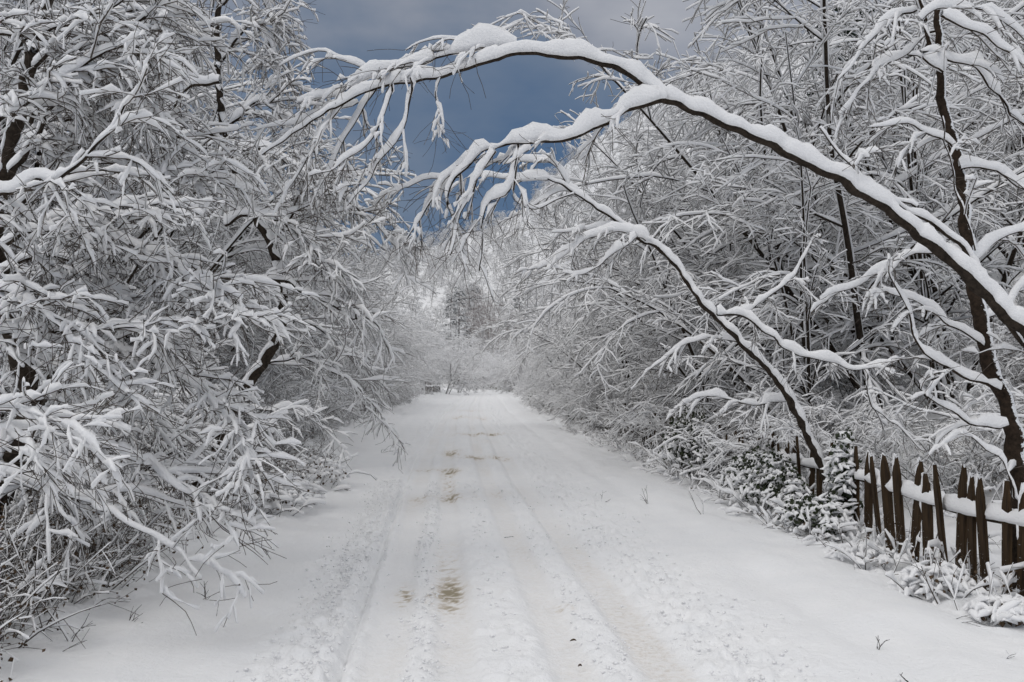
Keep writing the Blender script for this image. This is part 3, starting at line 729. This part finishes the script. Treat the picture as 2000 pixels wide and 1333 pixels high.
# ------------------------------------------------------------------ woods as instances
ORD = "nearest second third fourth fifth sixth seventh eighth ninth tenth eleventh twelfth".split()
def place_n(kind, us, ys, k, srange, rzc, rzv, label, group, cat="tree", name="roadside_tree", count=0, row="row"):
    for i in range(k):
        y = ys[0] + (ys[1] - ys[0]) * (i + rng.random()) / k
        x = uy(rng.uniform(*us), y)
        lb, gr = label, group
        if i < count:
            o = ORD[i]
            lb = label + (", the one nearest the viewer" if i == 0 else ", %s from the near end of its %s" % (o, row))
        elif count:
            lb = "far-off " + label; gr = group + ", farther part"
        place(kind[int(rng.integers(len(kind)))], name, x, y, rzc + rng.uniform(-rzv, rzv), rng.uniform(*srange), lb, cat, gr)
place_n(ARCH, (-7.0, -6.1), (11.5, 34), 11, (0.66, 0.84), 0, 0.6, "arching tree edging the left of the road", "arching trees along the left edge of the road", count=11)
place_n(WEEP, (-9.4, -8.4), (12, 30), 6, (0.9, 1.1), 0, 0.6, "tall tree above the left row", "tall trees above the left row", name="tall_tree", count=6)
place_n(FARCH, (-6.6, -5.6), (34, 110), 20, (0.68, 0.86), 0, 0.7, "distant snow-laden tree leaning in over the far left of the road", "distant trees along the left of the road")
place_n(ARCH + WEEP, (-11.5, -8.8), (9, 60), 24, (0.95, 1.2), 0, 1.2, "snow-covered tree standing behind the front row on the left", "trees behind the front row on the left", name="snowy_tree")
place_n(WEEP + ARCH, (-22, -12), (14, 90), 30, (1.0, 1.3), 0, 3, "snow-covered tree deep in the wood left of the road", "trees deep in the left wood", name="snowy_tree")
place_n(BUSH, (-4.9, -3.9), (8.5, 60), 26, (0.55, 0.9), 0, 3, "snowy shrub under the left trees", "shrubs under the left row of trees", "shrub", "shrub", count=12)
place_n(ARCH, (5.6, 6.8), (14, 42), 9, (0.6, 0.85), PI, 0.6, "arching tree just behind the fence", "arching trees behind the fence", count=9)
place_n(FARCH, (5.1, 6.6), (42, 115), 20, (0.52, 0.72), PI, 0.7, "distant snow-laden tree leaning over the road from beyond the far fence", "distant trees along the right of the road")
place_n(ARCH + SLIM, (8.5, 13), (15, 80), 24, (0.8, 1.1), PI, 0.9, "snow-covered tree at the foot of the hillside right of the road", "trees at the foot of the hillside", name="snowy_tree")
place_n(SLIM + ARCH, (13, 28), (16, 110), 56, (0.85, 1.15), PI, 1.2, "thin snow-dusted tree part way up the hillside", "trees on the lower hillside", name="hillside_tree")
place_n(SLIM, (26, 60), (35, 170), 60, (0.9, 1.25), PI, 3, "grey thin tree high on the hillside", "trees on the upper hillside", name="hillside_tree")
for px, d, sc_ in ((1625, 27, 1.0), (1700, 33, 1.2), (1580, 24, 0.8), (1760, 30, 1.1), (1660, 40, 1.3)):
    place(CONI[0], "conifer", (px - 1000) / F * d, d, px, sc_, "dark conifer on the right hillside, %s of five counted from the sky gap" % {1580: "first", 1625: "second", 1660: "third", 1700: "fourth", 1760: "last"}[px], "conifer", "conifers on the hillside")
for X_, y_, sc_, lab in ((6.6, 19.5, 1.0, "tall arching tree behind the fence whose fine twigs reach furthest across the sky"),
                         (6.6, 24.0, 1.12, "tall arching tree behind the fence standing just beyond the furthest-reaching one"),
                         (6.8, 16.5, 1.15, "arching tree on the slope between the leaning tree and the dark conifers")):
    place(ARCH[int(y_) % 3], "roadside_tree", X_, y_, PI + 0.1, sc_, lab, "tree")
place_n(CONI, (12, 22), (20, 45), 4, (0.6, 0.95), 0, 3, "dark green conifer showing through the snowy branches on the hillside", "conifers on the hillside", "tree", "conifer")
place_n(BUSH, (4.5, 5.4), (12.5, 60), 26, (0.45, 0.8), PI, 3, "snowy shrub growing through the fence", "shrubs along the fence", "shrub", "shrub", count=12, row="fence")
place_n(BUSH, (5.8, 12), (9, 32), 26, (0.4, 0.8), PI, 3, "low snowy shrub behind the fence", "low shrubs on the slope behind the fence", "shrub", "shrub", count=12, row="slope")
place_n(FARCH + SLIM, (-30, 34), (135, 260), 44, (0.7, 1.0), 0, 3, "pale snowy tree closing the view at the end of the road", "trees at the end of the road", name="far_tree")
for px, d, sc_ in ((982, 146, 1.7), (1000, 152, 1.6), (966, 158, 1.7), (990, 165, 2.1), (976, 172, 2.3), (1006, 176, 2.2), (958, 182, 2.0)):
    x = (px - 1000) / F * d
    place(REDB, "reddish_tree", x, d, px, sc_, "tall reddish-brown tree standing out beyond the end of the lane", "tree", "reddish trees beyond the lane")
for px, d, sc_ in ((896, 168, 1.7), (925, 185, 1.8), (1015, 180, 1.8), (880, 180, 1.6)):
    place(CONI[0], "conifer", (px - 1000) / F * d, d, 0, sc_, "dark conifer beyond the end of the road", "tree", "conifers beyond the road's end")

for i, (px, d, sc_, rz) in enumerate(((872, 92, .8, 0), (895, 104, .8, 0.2), (912, 118, .85, -0.2), (926, 132, .9, 0), (940, 146, .9, 0.3), (1010, 98, .7, PI), (1000, 112, .75, PI + .2), (990, 128, .8, PI), (978, 142, .85, PI - .2), (962, 155, 1.0, PI))):
    place(FARCH[0], "far_tree", (px - 1000) / F * d, d, rz, sc_, "white snowy tree crowding the %s side of the road's vanishing point" % ("left" if i < 5 else "right"), "tree", "trees crowding the road's vanishing point on the %s" % ("left" if i < 5 else "right"))
# far wood: thousands of trees nobody could count, instances of one light tree mesh
def make_far_wood():
    P, R = stems_from([(0, 0, (0.05, 0, 1), 9, 0.07, 0.01, 0.04)], 8)
    g = Geo(); tube(g, P, R, 4, 0)
    lP, lR = grow(P, R, 20, 0.15, 0.98, 2.6, 0.3, 0.8, 0.15, 5, 0.2, 0.12, 0.5, 0.03, 0.014, flat=0.1, tl=0.6)
    bP, bR = grow(lP, lR, 9, 0.1, 1.0, 1.1, 0.4, 0.7, 0.2, 4, 0.4, 0.2, 0.8, 0.02, 0.012, flat=0.5, tl=0.4)
    tube(g, lP, lR, 3, 0); tube(g, bP, bR, 3, 2)
    snow(g, lP, lR, 0.05, 4, 1, gap=0.35); snow(g, bP, bR, 0.035, 4, 1, gap=0.45)
    me = g.mesh("far_wood", MATS)
    pts = []
    for k in range(9000):
        y = rng.uniform(60, 480); k_ = rng.uniform(-0.45, 0.62); x = k_ * y
        u = x - float(xc(y))
        if abs(u) < 9 and y < 150: continue
        if y < 130 and u < 30 and u > -26: continue
        pts.append((x, y, float(H(x, y)) - 0.1))
        if len(pts) > 3200: break
    pm = bpy.data.meshes.new("far_wood"); pm.from_pydata(pts, [], [])
    for mm in MATS: pm.materials.append(mm)
    o = link("far_wood", pm)
    src = link("far_wood_source", me)
    ng = bpy.data.node_groups.new("wood", 'GeometryNodeTree')
    ng.interface.new_socket("Geometry", in_out='INPUT', socket_type='NodeSocketGeometry')
    ng.interface.new_socket("Geometry", in_out='OUTPUT', socket_type='NodeSocketGeometry')
    N, L = ng.nodes, ng.links
    gi = N.new("NodeGroupInput"); go = N.new("NodeGroupOutput")
    ip = N.new("GeometryNodeInstanceOnPoints"); oi = N.new("GeometryNodeObjectInfo"); oi.inputs["Object"].default_value = src
    rr = N.new("FunctionNodeRandomValue"); rr.data_type = 'FLOAT_VECTOR'; rr.inputs[0].default_value = (0, 0, 0); rr.inputs[1].default_value = (0.1, 0.1, 6.28)
    rs = N.new("FunctionNodeRandomValue"); rs.data_type = 'FLOAT'; rs.inputs[2].default_value = 0.75; rs.inputs[3].default_value = 1.3
    L.new(gi.outputs[0], ip.inputs["Points"]); L.new(oi.outputs["Geometry"], ip.inputs["Instance"])
    L.new(rr.outputs[0], ip.inputs["Rotation"]); L.new(rs.outputs[1], ip.inputs["Scale"]); L.new(ip.outputs[0], go.inputs[0])
    md = o.modifiers.new("wood", 'NODES'); md.node_group = ng
    # the source stands in the wood as one more of its trees
    src.name = "far_tree"; src.location = (40, 200, float(H(40, 200)))
    tag(src, "pale snowy tree closing the view at the end of the road", "tree", "trees at the end of the road")
    tag(o, "far-off snow-covered wood blanketing the hill", "wood", None, "stuff")
make_far_wood()

# ------------------------------------------------------------------ picket fence
def wood_mat(name, c1, c2, snow_thr):
    m, n, l, b = nmat(name)
    t = n.new("ShaderNodeTexCoord"); mp_ = n.new("ShaderNodeMapping"); mp_.inputs["Scale"].default_value = (30, 30, 2.5)
    l.new(t.outputs["Object"], mp_.inputs[0])
    q = n.new("ShaderNodeTexNoise"); q.inputs["Scale"].default_value = 1.5; q.inputs["Detail"].default_value = 5; l.new(mp_.outputs[0], q.inputs["Vector"])
    r = ramp(n, l, q.outputs["Fac"], [(0.3, c1), (0.7, c2)])
    q2 = noise_node(n, l, 22, 4, 0.7)
    sp = n.new("ShaderNodeSeparateXYZ"); l.new(t.outputs["Object"], sp.inputs[0])
    lo = n.new("ShaderNodeMath"); lo.operation = 'MULTIPLY_ADD'; lo.inputs[1].default_value = -0.22; lo.inputs[2].default_value = 0.10
    l.new(sp.outputs["Z"], lo.inputs[0])
    ad_ = n.new("ShaderNodeMath"); ad_.operation = 'ADD'; l.new(q2.outputs["Fac"], ad_.inputs[0]); l.new(lo.outputs[0], ad_.inputs[1])
    k = ramp(n, l, ad_.outputs[0], [(snow_thr, (0, 0, 0)), (snow_thr + 0.03, (1, 1, 1))])
    mx = n.new("ShaderNodeMixRGB"); l.new(k.outputs[0], mx.inputs[0]); l.new(r.outputs[0], mx.inputs[1]); mx.inputs[2].default_value = (0.82, 0.84, 0.87, 1)
    l.new(mx.outputs[0], b.inputs["Base Color"]); b.inputs["Roughness"].default_value = 0.85; b.inputs["Specular IOR Level"].default_value = 0.15
    bump(n, l, b, q.outputs["Fac"], 0.6, 0.008)
    return m
WOOD = wood_mat("weathered_picket", (0.018, 0.011, 0.006), (0.060, 0.038, 0.020), 0.66)
WOOD2 = wood_mat("mossy_picket", (0.05, 0.05, 0.02), (0.11, 0.105, 0.045), 0.72)

def picket_geo(h, w, th, lean, seed):
    """board with a two-sided point; width runs along local Y, pieces of snow cling to the +Y edge and the point"""
    r = np.random.default_rng(seed)
    g = Geo()
    n = 7; tp_ = r.uniform(0.76, 0.86); zz = np.array([-0.25, 0.1, 0.35, 0.6, tp_, (tp_ + 1) / 2, 1.0]) * h
    wid = np.array([1, 1.02, 0.98, 1.0, 0.95, r.uniform(.48, .62), r.uniform(.06, .2)]) * w / 2
    off = np.cumsum(r.normal(0, 0.004, n))
    V = []
    for i in range(n):
        for sx, sy in ((-1, -1), (1, -1), (1, 1), (-1, 1)):
            V.append((sx * th / 2 + lean * zz[i] * 0.3, sy * wid[i] + off[i] + lean * zz[i], zz[i]))
    q = []
    for i in range(n - 1):
        for k in range(4): q.append((i * 4 + k, i * 4 + (k + 1) % 4, (i + 1) * 4 + (k + 1) % 4, (i + 1) * 4 + k))
    t = (n - 1) * 4; q.append((t, t + 1, t + 2, t + 3))
    g.add(V, q, 0)
    # snow plastered on the far edge
    m = 22; z = np.linspace(0.02, 1.0, m) * h
    wv = np.interp(z, zz, wid)
    A = np.stack([0 * z + lean * z * 0.3 + 0.004, wv + lean * z + 0.004, z], 1)[None]
    Rr = (0.004 + 0.024 * np.clip(smooth_rand(1, m, 2) - 0.22, 0, 1)) * (1.0 + 0.4 * (z / h > .85))
    tube(g, A, Rr, 6, 1, ref=np.array([1.0, 0, 0]), rough=0.4)
    c = np.array([[0, wid[4] * 1.0 + lean, zz[4] + .005], [0, wid[5] + lean + .004, zz[5] + .008], [0, wid[6] + lean, h + 0.006], [0, lean - wid[6], h + 0.012]])[None]
    tube(g, c, np.array([[0.010, 0.016, 0.014, 0.006]]) * r.uniform(0.7, 1.4), 6, 1, ref=np.array([1.0, 0, 0]), rough=0.3)
    return g
pick_meshes = []
for i in range(8):
    pick_meshes.append(picket_geo(1.0, rng.uniform(0.105, 0.145), 0.03, rng.normal(0, 0.012), i).mesh("picket", [WOOD, SNOW], smooth=False))
def fence(name, label, ys, xs, hs, mats=None, rail=(0.60,), group=None, meshes=None):
    base = (float(xs[0]), float(ys[0]), float(H(xs[0], ys[0])))
    e = link(name, None, None, base)
    for i, (x, y, h) in enumerate(zip(xs, ys, hs)):
        me = (meshes or pick_meshes)[int(rng.integers(8))]
        o = link("picket", me, e, (x - base[0], y - base[1], float(H(x, y)) - base[2] - 0.03))
        o.scale = (1, rng.uniform(0.85, 1.1), h); o.rotation_euler = (rng.normal(0, 0.055), rng.normal(0, 0.04), rng.normal(0, 0.14))
    n = max(12, int((ys[-1] - ys[0]) / 0.06)); n = min(n, 500)
    yy = np.linspace(ys[0] - 0.4, ys[-1] + 0.3, n); xx = np.interp(yy, ys, xs) + 0.045
    for rh in rail:
        P = np.stack([xx - base[0], yy - base[1], H(xx, yy) * 0 + np.interp(yy, ys, H(np.array(xs), np.array(ys))) + rh - base[2]], 1)[None]
        g = Geo(); tube(g, P, np.full((1, n), 0.03), 4, 0)
        snow(g, P, np.full((1, n), 0.032), 0.10, 10, 1, w=3, gap=0.05, rough=0.25, wid=0.42)
        link("rail", g.mesh("rail", [(mats or [WOOD])[0], SNOW_BIG]), e)
    for j in range(17, len(ys), 9):
        g = Geo(); P = np.array([[0, 0, -0.2], [0, 0, 0.5], [0.01, 0.01, 0.98]])[None]; tube(g, P, np.array([[0.055, 0.052, 0.05]]), 8, 0)
        P2 = np.array([[-0.07, 0, 0.98], [0, 0.01, 0.985], [0.07, 0, 0.98]])[None]; snow(g, P2, np.full((1, 3), 0.045), 0.08, 6, 1)
        link("post", g.mesh("post", [(mats or [WOOD])[0], SNOW_BIG]), e, (xs[j] - base[0] + 0.11, ys[j] - base[1] + 0.06, float(H(xs[j], ys[j])) - base[2]))
    return tag(e, label, "fence", group)
def px_fence(pxs, X0=3.78):
    out = []
    for px in pxs:
        y = 8.0
        for _ in range(20):
            X = float(np.interp(y, [5, 7.3, 10, 14, 22], [3.9, 3.78, 3.74, 3.6, 3.3])); y = X * F / (px - 1000)
        out.append((X, y))
    return out
near = px_fence([2105, 2060, 2020, 1990, 1956,  1917, 1890, 1866, 1840, 1807, 1778, 1755, 1735, 1714, 1690, 1668])
ys = [p[1] for p in near]; xs = [p[0] for p in near]
y = ys[-1]
while y < 13.5:
    y += rng.uniform(0.22, 0.32); ys.append(y); xs.append(float(np.interp(y, [5, 7.3, 10, 14, 22], [3.9, 3.78, 3.74, 3.6, 3.3])))
hs = [0.985 + rng.normal(0, 0.045) for _ in ys]
fence("picket_fence", "dark weathered picket fence with snow on its rail at the right, nearest stretch", ys, xs, hs)
ys = []; y = 14.2
while y < 62: ys.append(y); y += rng.uniform(0.24, 0.42)
xs = [float(np.interp(q, [14, 22, 59], [3.6, 3.3, 1.15])) for q in ys]
fence("picket_fence", "old picket fence receding along the right verge, half buried in snowy shrubs", ys, xs, [rng.uniform(0.8, 1.0) for _ in ys])
mossy = []
for me in pick_meshes:
    c = me.copy(); c.materials[0] = WOOD2; mossy.append(c)
ys = []; y = 100
while y < 168: ys.append(y); y += rng.uniform(0.9, 1.0)
xs = [float(np.interp(q, [100, 130, 168], [1.2, -2.0, -4.6])) for q in ys]
fence("picket_fence", "mossy greenish fence at the far bend of the road", ys, xs, [1.15] * len(ys), [WOOD2], meshes=mossy)
ys = []; y = 78
while y < 100: ys.append(y); y += 1.1
xs = [float(xc(q)) - 4.0 for q in ys]
fence("picket_fence", "small grey fence far off on the left verge", ys, xs, [1.1] * len(ys))

# ------------------------------------------------------------------ undergrowth
def leaf_quads(g, C, size, mat, flop=0.6):
    k = len(C)
    a = unit(rng.normal(0, 1, (k, 3)) * [1, 1, 0.6] - [0, 0, flop]); b = unit(np.cross(a, rng.normal(0, 1, (k, 3))))
    s_ = size * rng.uniform(0.6, 1.3, (k, 1))
    V = np.stack([C, C + a * s_ * 0.55 + b * s_ * 0.42, C + a * s_ * 1.1 + np.cross(a, b) * s_ * 0.15, C + a * s_ * 0.5 - b * s_ * 0.42], 1)
    g.add(V, np.arange(k * 4).reshape(-1, 4), mat)
def weeds(name, label, pts, hr, lean, leaves, leafmat, sdep=0.02, stems=1):
    """dry stems with side twigs and leaves; pts on the ground"""
    pts = np.asarray(pts); M = len(pts)
    n = 6; P = np.empty((M, n, 3)); D = unit(rng.normal(0, 1, (M, 3)) * [0.45, 0.45, 0.1] + np.array([lean[0], lean[1], 1.0]))
    L = rng.uniform(*hr, M); P[:, 0] = pts; c = rng.normal(0, 1, (M, 3)) * 0.5
    for i in range(1, n):
        D = unit(D + (c + rng.normal(0, 1, (M, 3)) * 0.5 - Z * 0.9) * (L / n)[:, None]); P[:, i] = P[:, i - 1] + D * (L / (n - 1))[:, None]
    R = np.linspace(0.0045, 0.002, n)[None] * rng.uniform(0.8, 1.5, (M, 1))
    g = Geo(); tube(g, P, R, 3, 0); snow(g, P, R, sdep, 4, 1, w=1, gap=0.35, kmin=0.15)
    bP, bR = grow(P, R, 4, 0.2, 1, 0.22, 0.5, 0.8, 0.3, 3, 0.8, 0.4, 0.8, 0.003, 0.0015, flat=0.2, tl=0.2)
    tube(g, bP, bR, 3, 0)
    h_ = rng.random(len(bP)) < 0.4; snow(g, bP[h_], bR[h_], sdep * 1.4, 4, 1, w=1, gap=0.2, kmin=0.2)
    if leaves:
        C = bP.reshape(-1, 3); C = C[rng.random(len(C)) < leaves]; leaf_quads(g, C, 0.027, 2)
    o = link(name, g.mesh(name, [TWIG, SNOW, leafmat]))
    tag(o, label, "undergrowth", None, "stuff")
    return o
def gpts(us, ys, k, f=lambda u, y: True, pw=1.0):
    out = []
    while len(out) < k:
        y = ys[0] + (ys[1] - ys[0]) * rng.random() ** pw; u = rng.uniform(*us); x = u + float(xc(y))
        if f(u, y): out.append((x, y, float(H(x, y)) - 0.03))
    return out
weeds("dry_weeds", "tangle of dry brown weeds and seed heads under the left-hand trees", gpts((-5.4, -2.6), (4.6, 17), 1650, lambda u, y: rng.random() < sst(-2.6, -3.3, u) + 0.05, 1.3), (0.3, 0.85), (0.2, 0), 0.42, LEAF_DRY, 0.014)
weeds("dry_weeds", "dark dry stalks and seed heads thickest at the bottom left corner and the bulge of the left verge",
      gpts((-3.9, -2.9), (4.7, 8.5), 420) + gpts((-4.2, -2.5), (10.5, 17), 420), (0.3, 0.7), (0.15, 0), 0.6, LEAF_DRY, 0.008)
weeds("dry_weeds", "snow-dusted weeds along the right verge by the fence", gpts((3.3, 4.3), (6, 30), 260, lambda u, y: True, 1.3), (0.12, 0.4), (-0.2, 0), 0.25, LEAF_DRY, 0.035)
weeds("dry_weeds", "thin twiggy growth on the snowy ground behind the fence", gpts((4.6, 9), (6, 24), 320), (0.25, 0.8), (0, 0), 0.1, LEAF_DRY, 0.04)

def bramble(name, label, cat, cx_, cy_, rx, ry, h, nst, nleaf, nsn, leafmat, leafsize=0.055, group=None):
    """tangled mound: arching stems, leaves, pads of snow on top"""
    z0 = float(H(cx_, cy_))
    e = link(name, None, None, (cx_, cy_, z0))
    n = 9; a = rng.uniform(0, 2 * PI, nst); rr = rng.random(nst) ** 0.6
    P = np.empty((nst, n, 3)); P[:, 0] = np.stack([rr * rx * 0.6 * np.cos(a), rr * ry * 0.8 * np.sin(a), 0 * a - 0.1], 1)
    D = unit(np.stack([np.cos(a) * 0.7, np.sin(a) * 0.7, 0 * a + 1.1], 1) + rng.normal(0, .3, (nst, 3)))
    L = h * rng.uniform(1.0, 1.9, nst) * (0.55 if 'ivy' in name else 1.0)
    for i in range(1, n):
        D = unit(D + (rng.normal(0, 1, (nst, 3)) * 2.2 - Z * 2.3 / h * 0.5) * (L / n)[:, None]); P[:, i] = P[:, i - 1] + D * (L / (n - 1))[:, None]
    P[..., 2] = np.maximum(P[..., 2], -0.1)
    R = np.linspace(0.006, 0.003, n)[None] * np.ones((nst, 1))
    g = Geo(); tube(g, P, R, 3, 0); snow(g, P, R, 0.05, 6, 1, w=1, gap=0.2, kmin=0.3)
    link("stems", g.mesh(name + "_stems", [TWIG, SNOW]), e)
    if nleaf:
        th = rng.uniform(0, 2 * PI, nleaf); ph = rng.random(nleaf) ** 0.5; q = 0.35 + 0.7 * rng.random(nleaf) ** 0.5
        C = np.stack([rx * q * ph * np.cos(th), ry * q * ph * np.sin(th), h * q * np.sqrt(1 - ph ** 2 * 0.9) * (0.75 + 0.5 * vnoise(th * 3, ph * 4, 2))], 1)
        g = Geo(); leaf_quads(g, C, leafsize, 0, 1.0)
        link("leaves", g.mesh(name + "_leaves", [leafmat]), e)
    if nsn:
        th = rng.uniform(0, 2 * PI, nsn); ph = rng.random(nsn) ** 0.5
        C = np.stack([rx * ph * np.cos(th), ry * ph * np.sin(th), h * (0.3 + 0.68 * rng.random(nsn) ** 0.5) * np.sqrt(1 - ph ** 2 * 0.85)], 1)
        k = 6; d = rng.uniform(0, 2 * PI, nsn); ln = rng.uniform(0.03, 0.12, nsn)
        t = np.linspace(-1, 1, k)
        Q = C[:, None] + t[None, :, None] * np.stack([np.cos(d), np.sin(d), rng.normal(-.1, .35, nsn)], 1)[:, None] * ln[:, None, None]
        g = Geo(); rp = 0.010 * np.sqrt(np.clip(1.05 - t ** 2, 0, 1))[None] * rng.uniform(0.7, 1.6, (nsn, 1))
        snow(g, Q, rp, 0.034 * np.sqrt(np.clip(1.02 - t ** 2, 0, 1))[None], 6, 0, w=1, gap=0.0, kmin=0.7, rough=0.3)
        link("snow_pads", g.mesh(name + "_snow", [SNOW]), e)["kind"] = "stuff"
    return tag(e, label, cat, group)
def at(px, py, d): p = P3(px, py, d); return float(p[0]), float(p[1])
bramble("ivy_bush", "dark-leaved ivy clump loaded with snow, over the fence below the leaning tree", "bush", *at(1490, 985, 12.0), 0.45, 1.5, 0.72, 110, 2300, 420, LEAF_IVY, 0.045)
bramble("ivy_bush", "smaller ivy clump at the foot of the fence nearest the ivy-hung post", "bush", *at(1590, 1040, 9.9), 0.35, 0.6, 0.40, 60, 1100, 200, LEAF_IVY, 0.045)
bramble("ivy_bush", "ivy hanging on the fence farther along, at the left end of the dark clump", "bush", *at(1350, 915, 15.5), 0.5, 1.2, 1.1, 70, 1900, 300, LEAF_IVY)
bramble("ivy_post", "fence post wrapped in ivy and snow beside the first clear pickets", "bush", *at(1648, 1030, 10.1), 0.18, 0.22, 1.05, 20, 520, 170, LEAF_IVY)
bramble("bramble", "snow-covered bramble mound in front of the picket fence", "bush", *at(1830, 1150, 7.15), 0.26, 0.26, 0.26, 36, 60, 90, LEAF_DRY, 0.04)
bramble("bramble", "low snowy bramble at the foot of the dark tree", "bush", *at(1960, 1200, 6.35), 0.22, 0.25, 0.14, 22, 90, 90, LEAF_DRY, 0.045)
bramble("bramble", "flat snow-covered twig patch in front of the third and fourth pickets", "bush", *at(1690, 1085, 8.4), 0.34, 0.34, 0.10, 20, 40, 80, LEAF_DRY, 0.04)
bramble("bramble", "bent snow-covered branch ends reaching onto the left verge", "bush", *at(500, 990, 11.2), 0.8, 0.9, 0.5, 60, 200, 260, LEAF_DRY, 0.04)
bramble("bramble", "grassy snow-covered tuft at the left verge where it bulges into the road", "bush", *at(600, 950, 13.5), 0.6, 0.9, 0.5, 60, 260, 140, LEAF_DRY, 0.04)

# single twigs sticking out of the snow
def sprig(px, py, d, h, n, lean, label):
    x, y = at(px, py, d); z = float(H(x, y)) + 0.02
    k = 6; P = np.empty((n, k, 3)); P[:, 0] = (0, 0, -0.03)
    D = unit(np.array([lean, 0, 1.0]) + rng.normal(0, 0.45, (n, 3)))
    for i in range(1, k):
        D = unit(D + rng.normal(0, 0.18, (n, 3)) + np.array([lean * 0.25, 0, -0.1])); P[:, i] = P[:, i - 1] + D * (h / (k - 1)) * rng.uniform(0.7, 1.1, (n, 1))
    g = Geo(); R = np.linspace(0.004, 0.0018, k)[None] * np.ones((n, 1)); tube(g, P, R, 4, 0)
    bP, bR = grow(P, R, 2, 0.3, 0.9, h * 0.4, 0.4, 0.6, 0.2, 4, 0.3, 0.3, 0.8, 0.003, 0.0015); tube(g, bP, bR, 3, 0)
    o = link("twig", g.mesh("twig", [BARK]), None, (x, y, z)); tag(o, label, "twig")
sprig(1265, 985, 11.9, 0.30, 3, -0.2, "small forked twig poking out of the snow on the right verge")
sprig(1175, 985, 12.2, 0.2, 2, 0.0, "thin upright twig in the snow between the ruts and the right verge")
sprig(1375, 1000, 10.8, 0.45, 2, -0.1, "tall bare twig standing in the snow before the ivy")
sprig(1715, 1255, 5.6, 0.12, 2, 0.1, "tiny forked twig in the open snow right of the tracks")
sprig(1780, 1330, 5.0, 0.14, 1, 0.0, "short straight stalk near the bottom edge of the snow at right")
sprig(1870, 1320, 5.0, 0.10, 3, 0.8, "dark fallen twig lying in the snow near the lower right corner")
sprig(1850, 1200, 6.2, 0.35, 3, 1.3, "long thin twigs arching flat over the snow before the bramble")
sprig(1665, 1125, 7.2, 0.16, 1, 1.0, "small hooped twig in the snow in front of the pickets")
sprig(1960, 1290, 5.3, 0.2, 3, 1.0, "pair of bent stems in the snow at the far right")
sprig(95, 1285, 5.4, 0.30, 1, 0.05, "single upright stalk in the lower left snow")
sprig(130, 1240, 5.6, 0.30, 2, 0.1, "bare stalk with hanging seed heads in the lower left snow")
sprig(240, 1180, 6.0, 0.22, 3, 0.2, "short dark twigs sticking up below the drooping boughs")
sprig(400, 1130, 6.7, 0.2, 3, 0.2, "small dark sprig in the snow beyond the drooping boughs")
sprig(745, 885, 20, 0.6, 3, 0.6, "bent stem leaning onto the road from the left row")
sprig(985, 1046, 9.6, 0.10, 1, 2.5, "small dark stick lying on the packed snow between the tracks")
def chip(px, py, d, s_, label):
    x, y = at(px, py, d); g = Geo()
    t = np.linspace(-1, 1, 5); P = np.stack([t * s_, 0.3 * t ** 2 * s_, 0.004 + 0.01 * (1 - t ** 2)], 1)[None]
    tube(g, P, 0.006 * np.sqrt(1.05 - t ** 2)[None], 5, 0)
    tag(link("dead_leaf", g.mesh("dead_leaf", [LEAF_DRY]), None, (x, y, float(H(x, y)) + 0.01), 0.3), label, "leaf")
chip(1120, 1252, 5.75, 0.022, "dark curled leaf lying on the road right of the middle track")
chip(1133, 1305, 5.25, 0.012, "tiny dark fragment on the rough snow near the bottom edge")

bpy.context.view_layer.update()
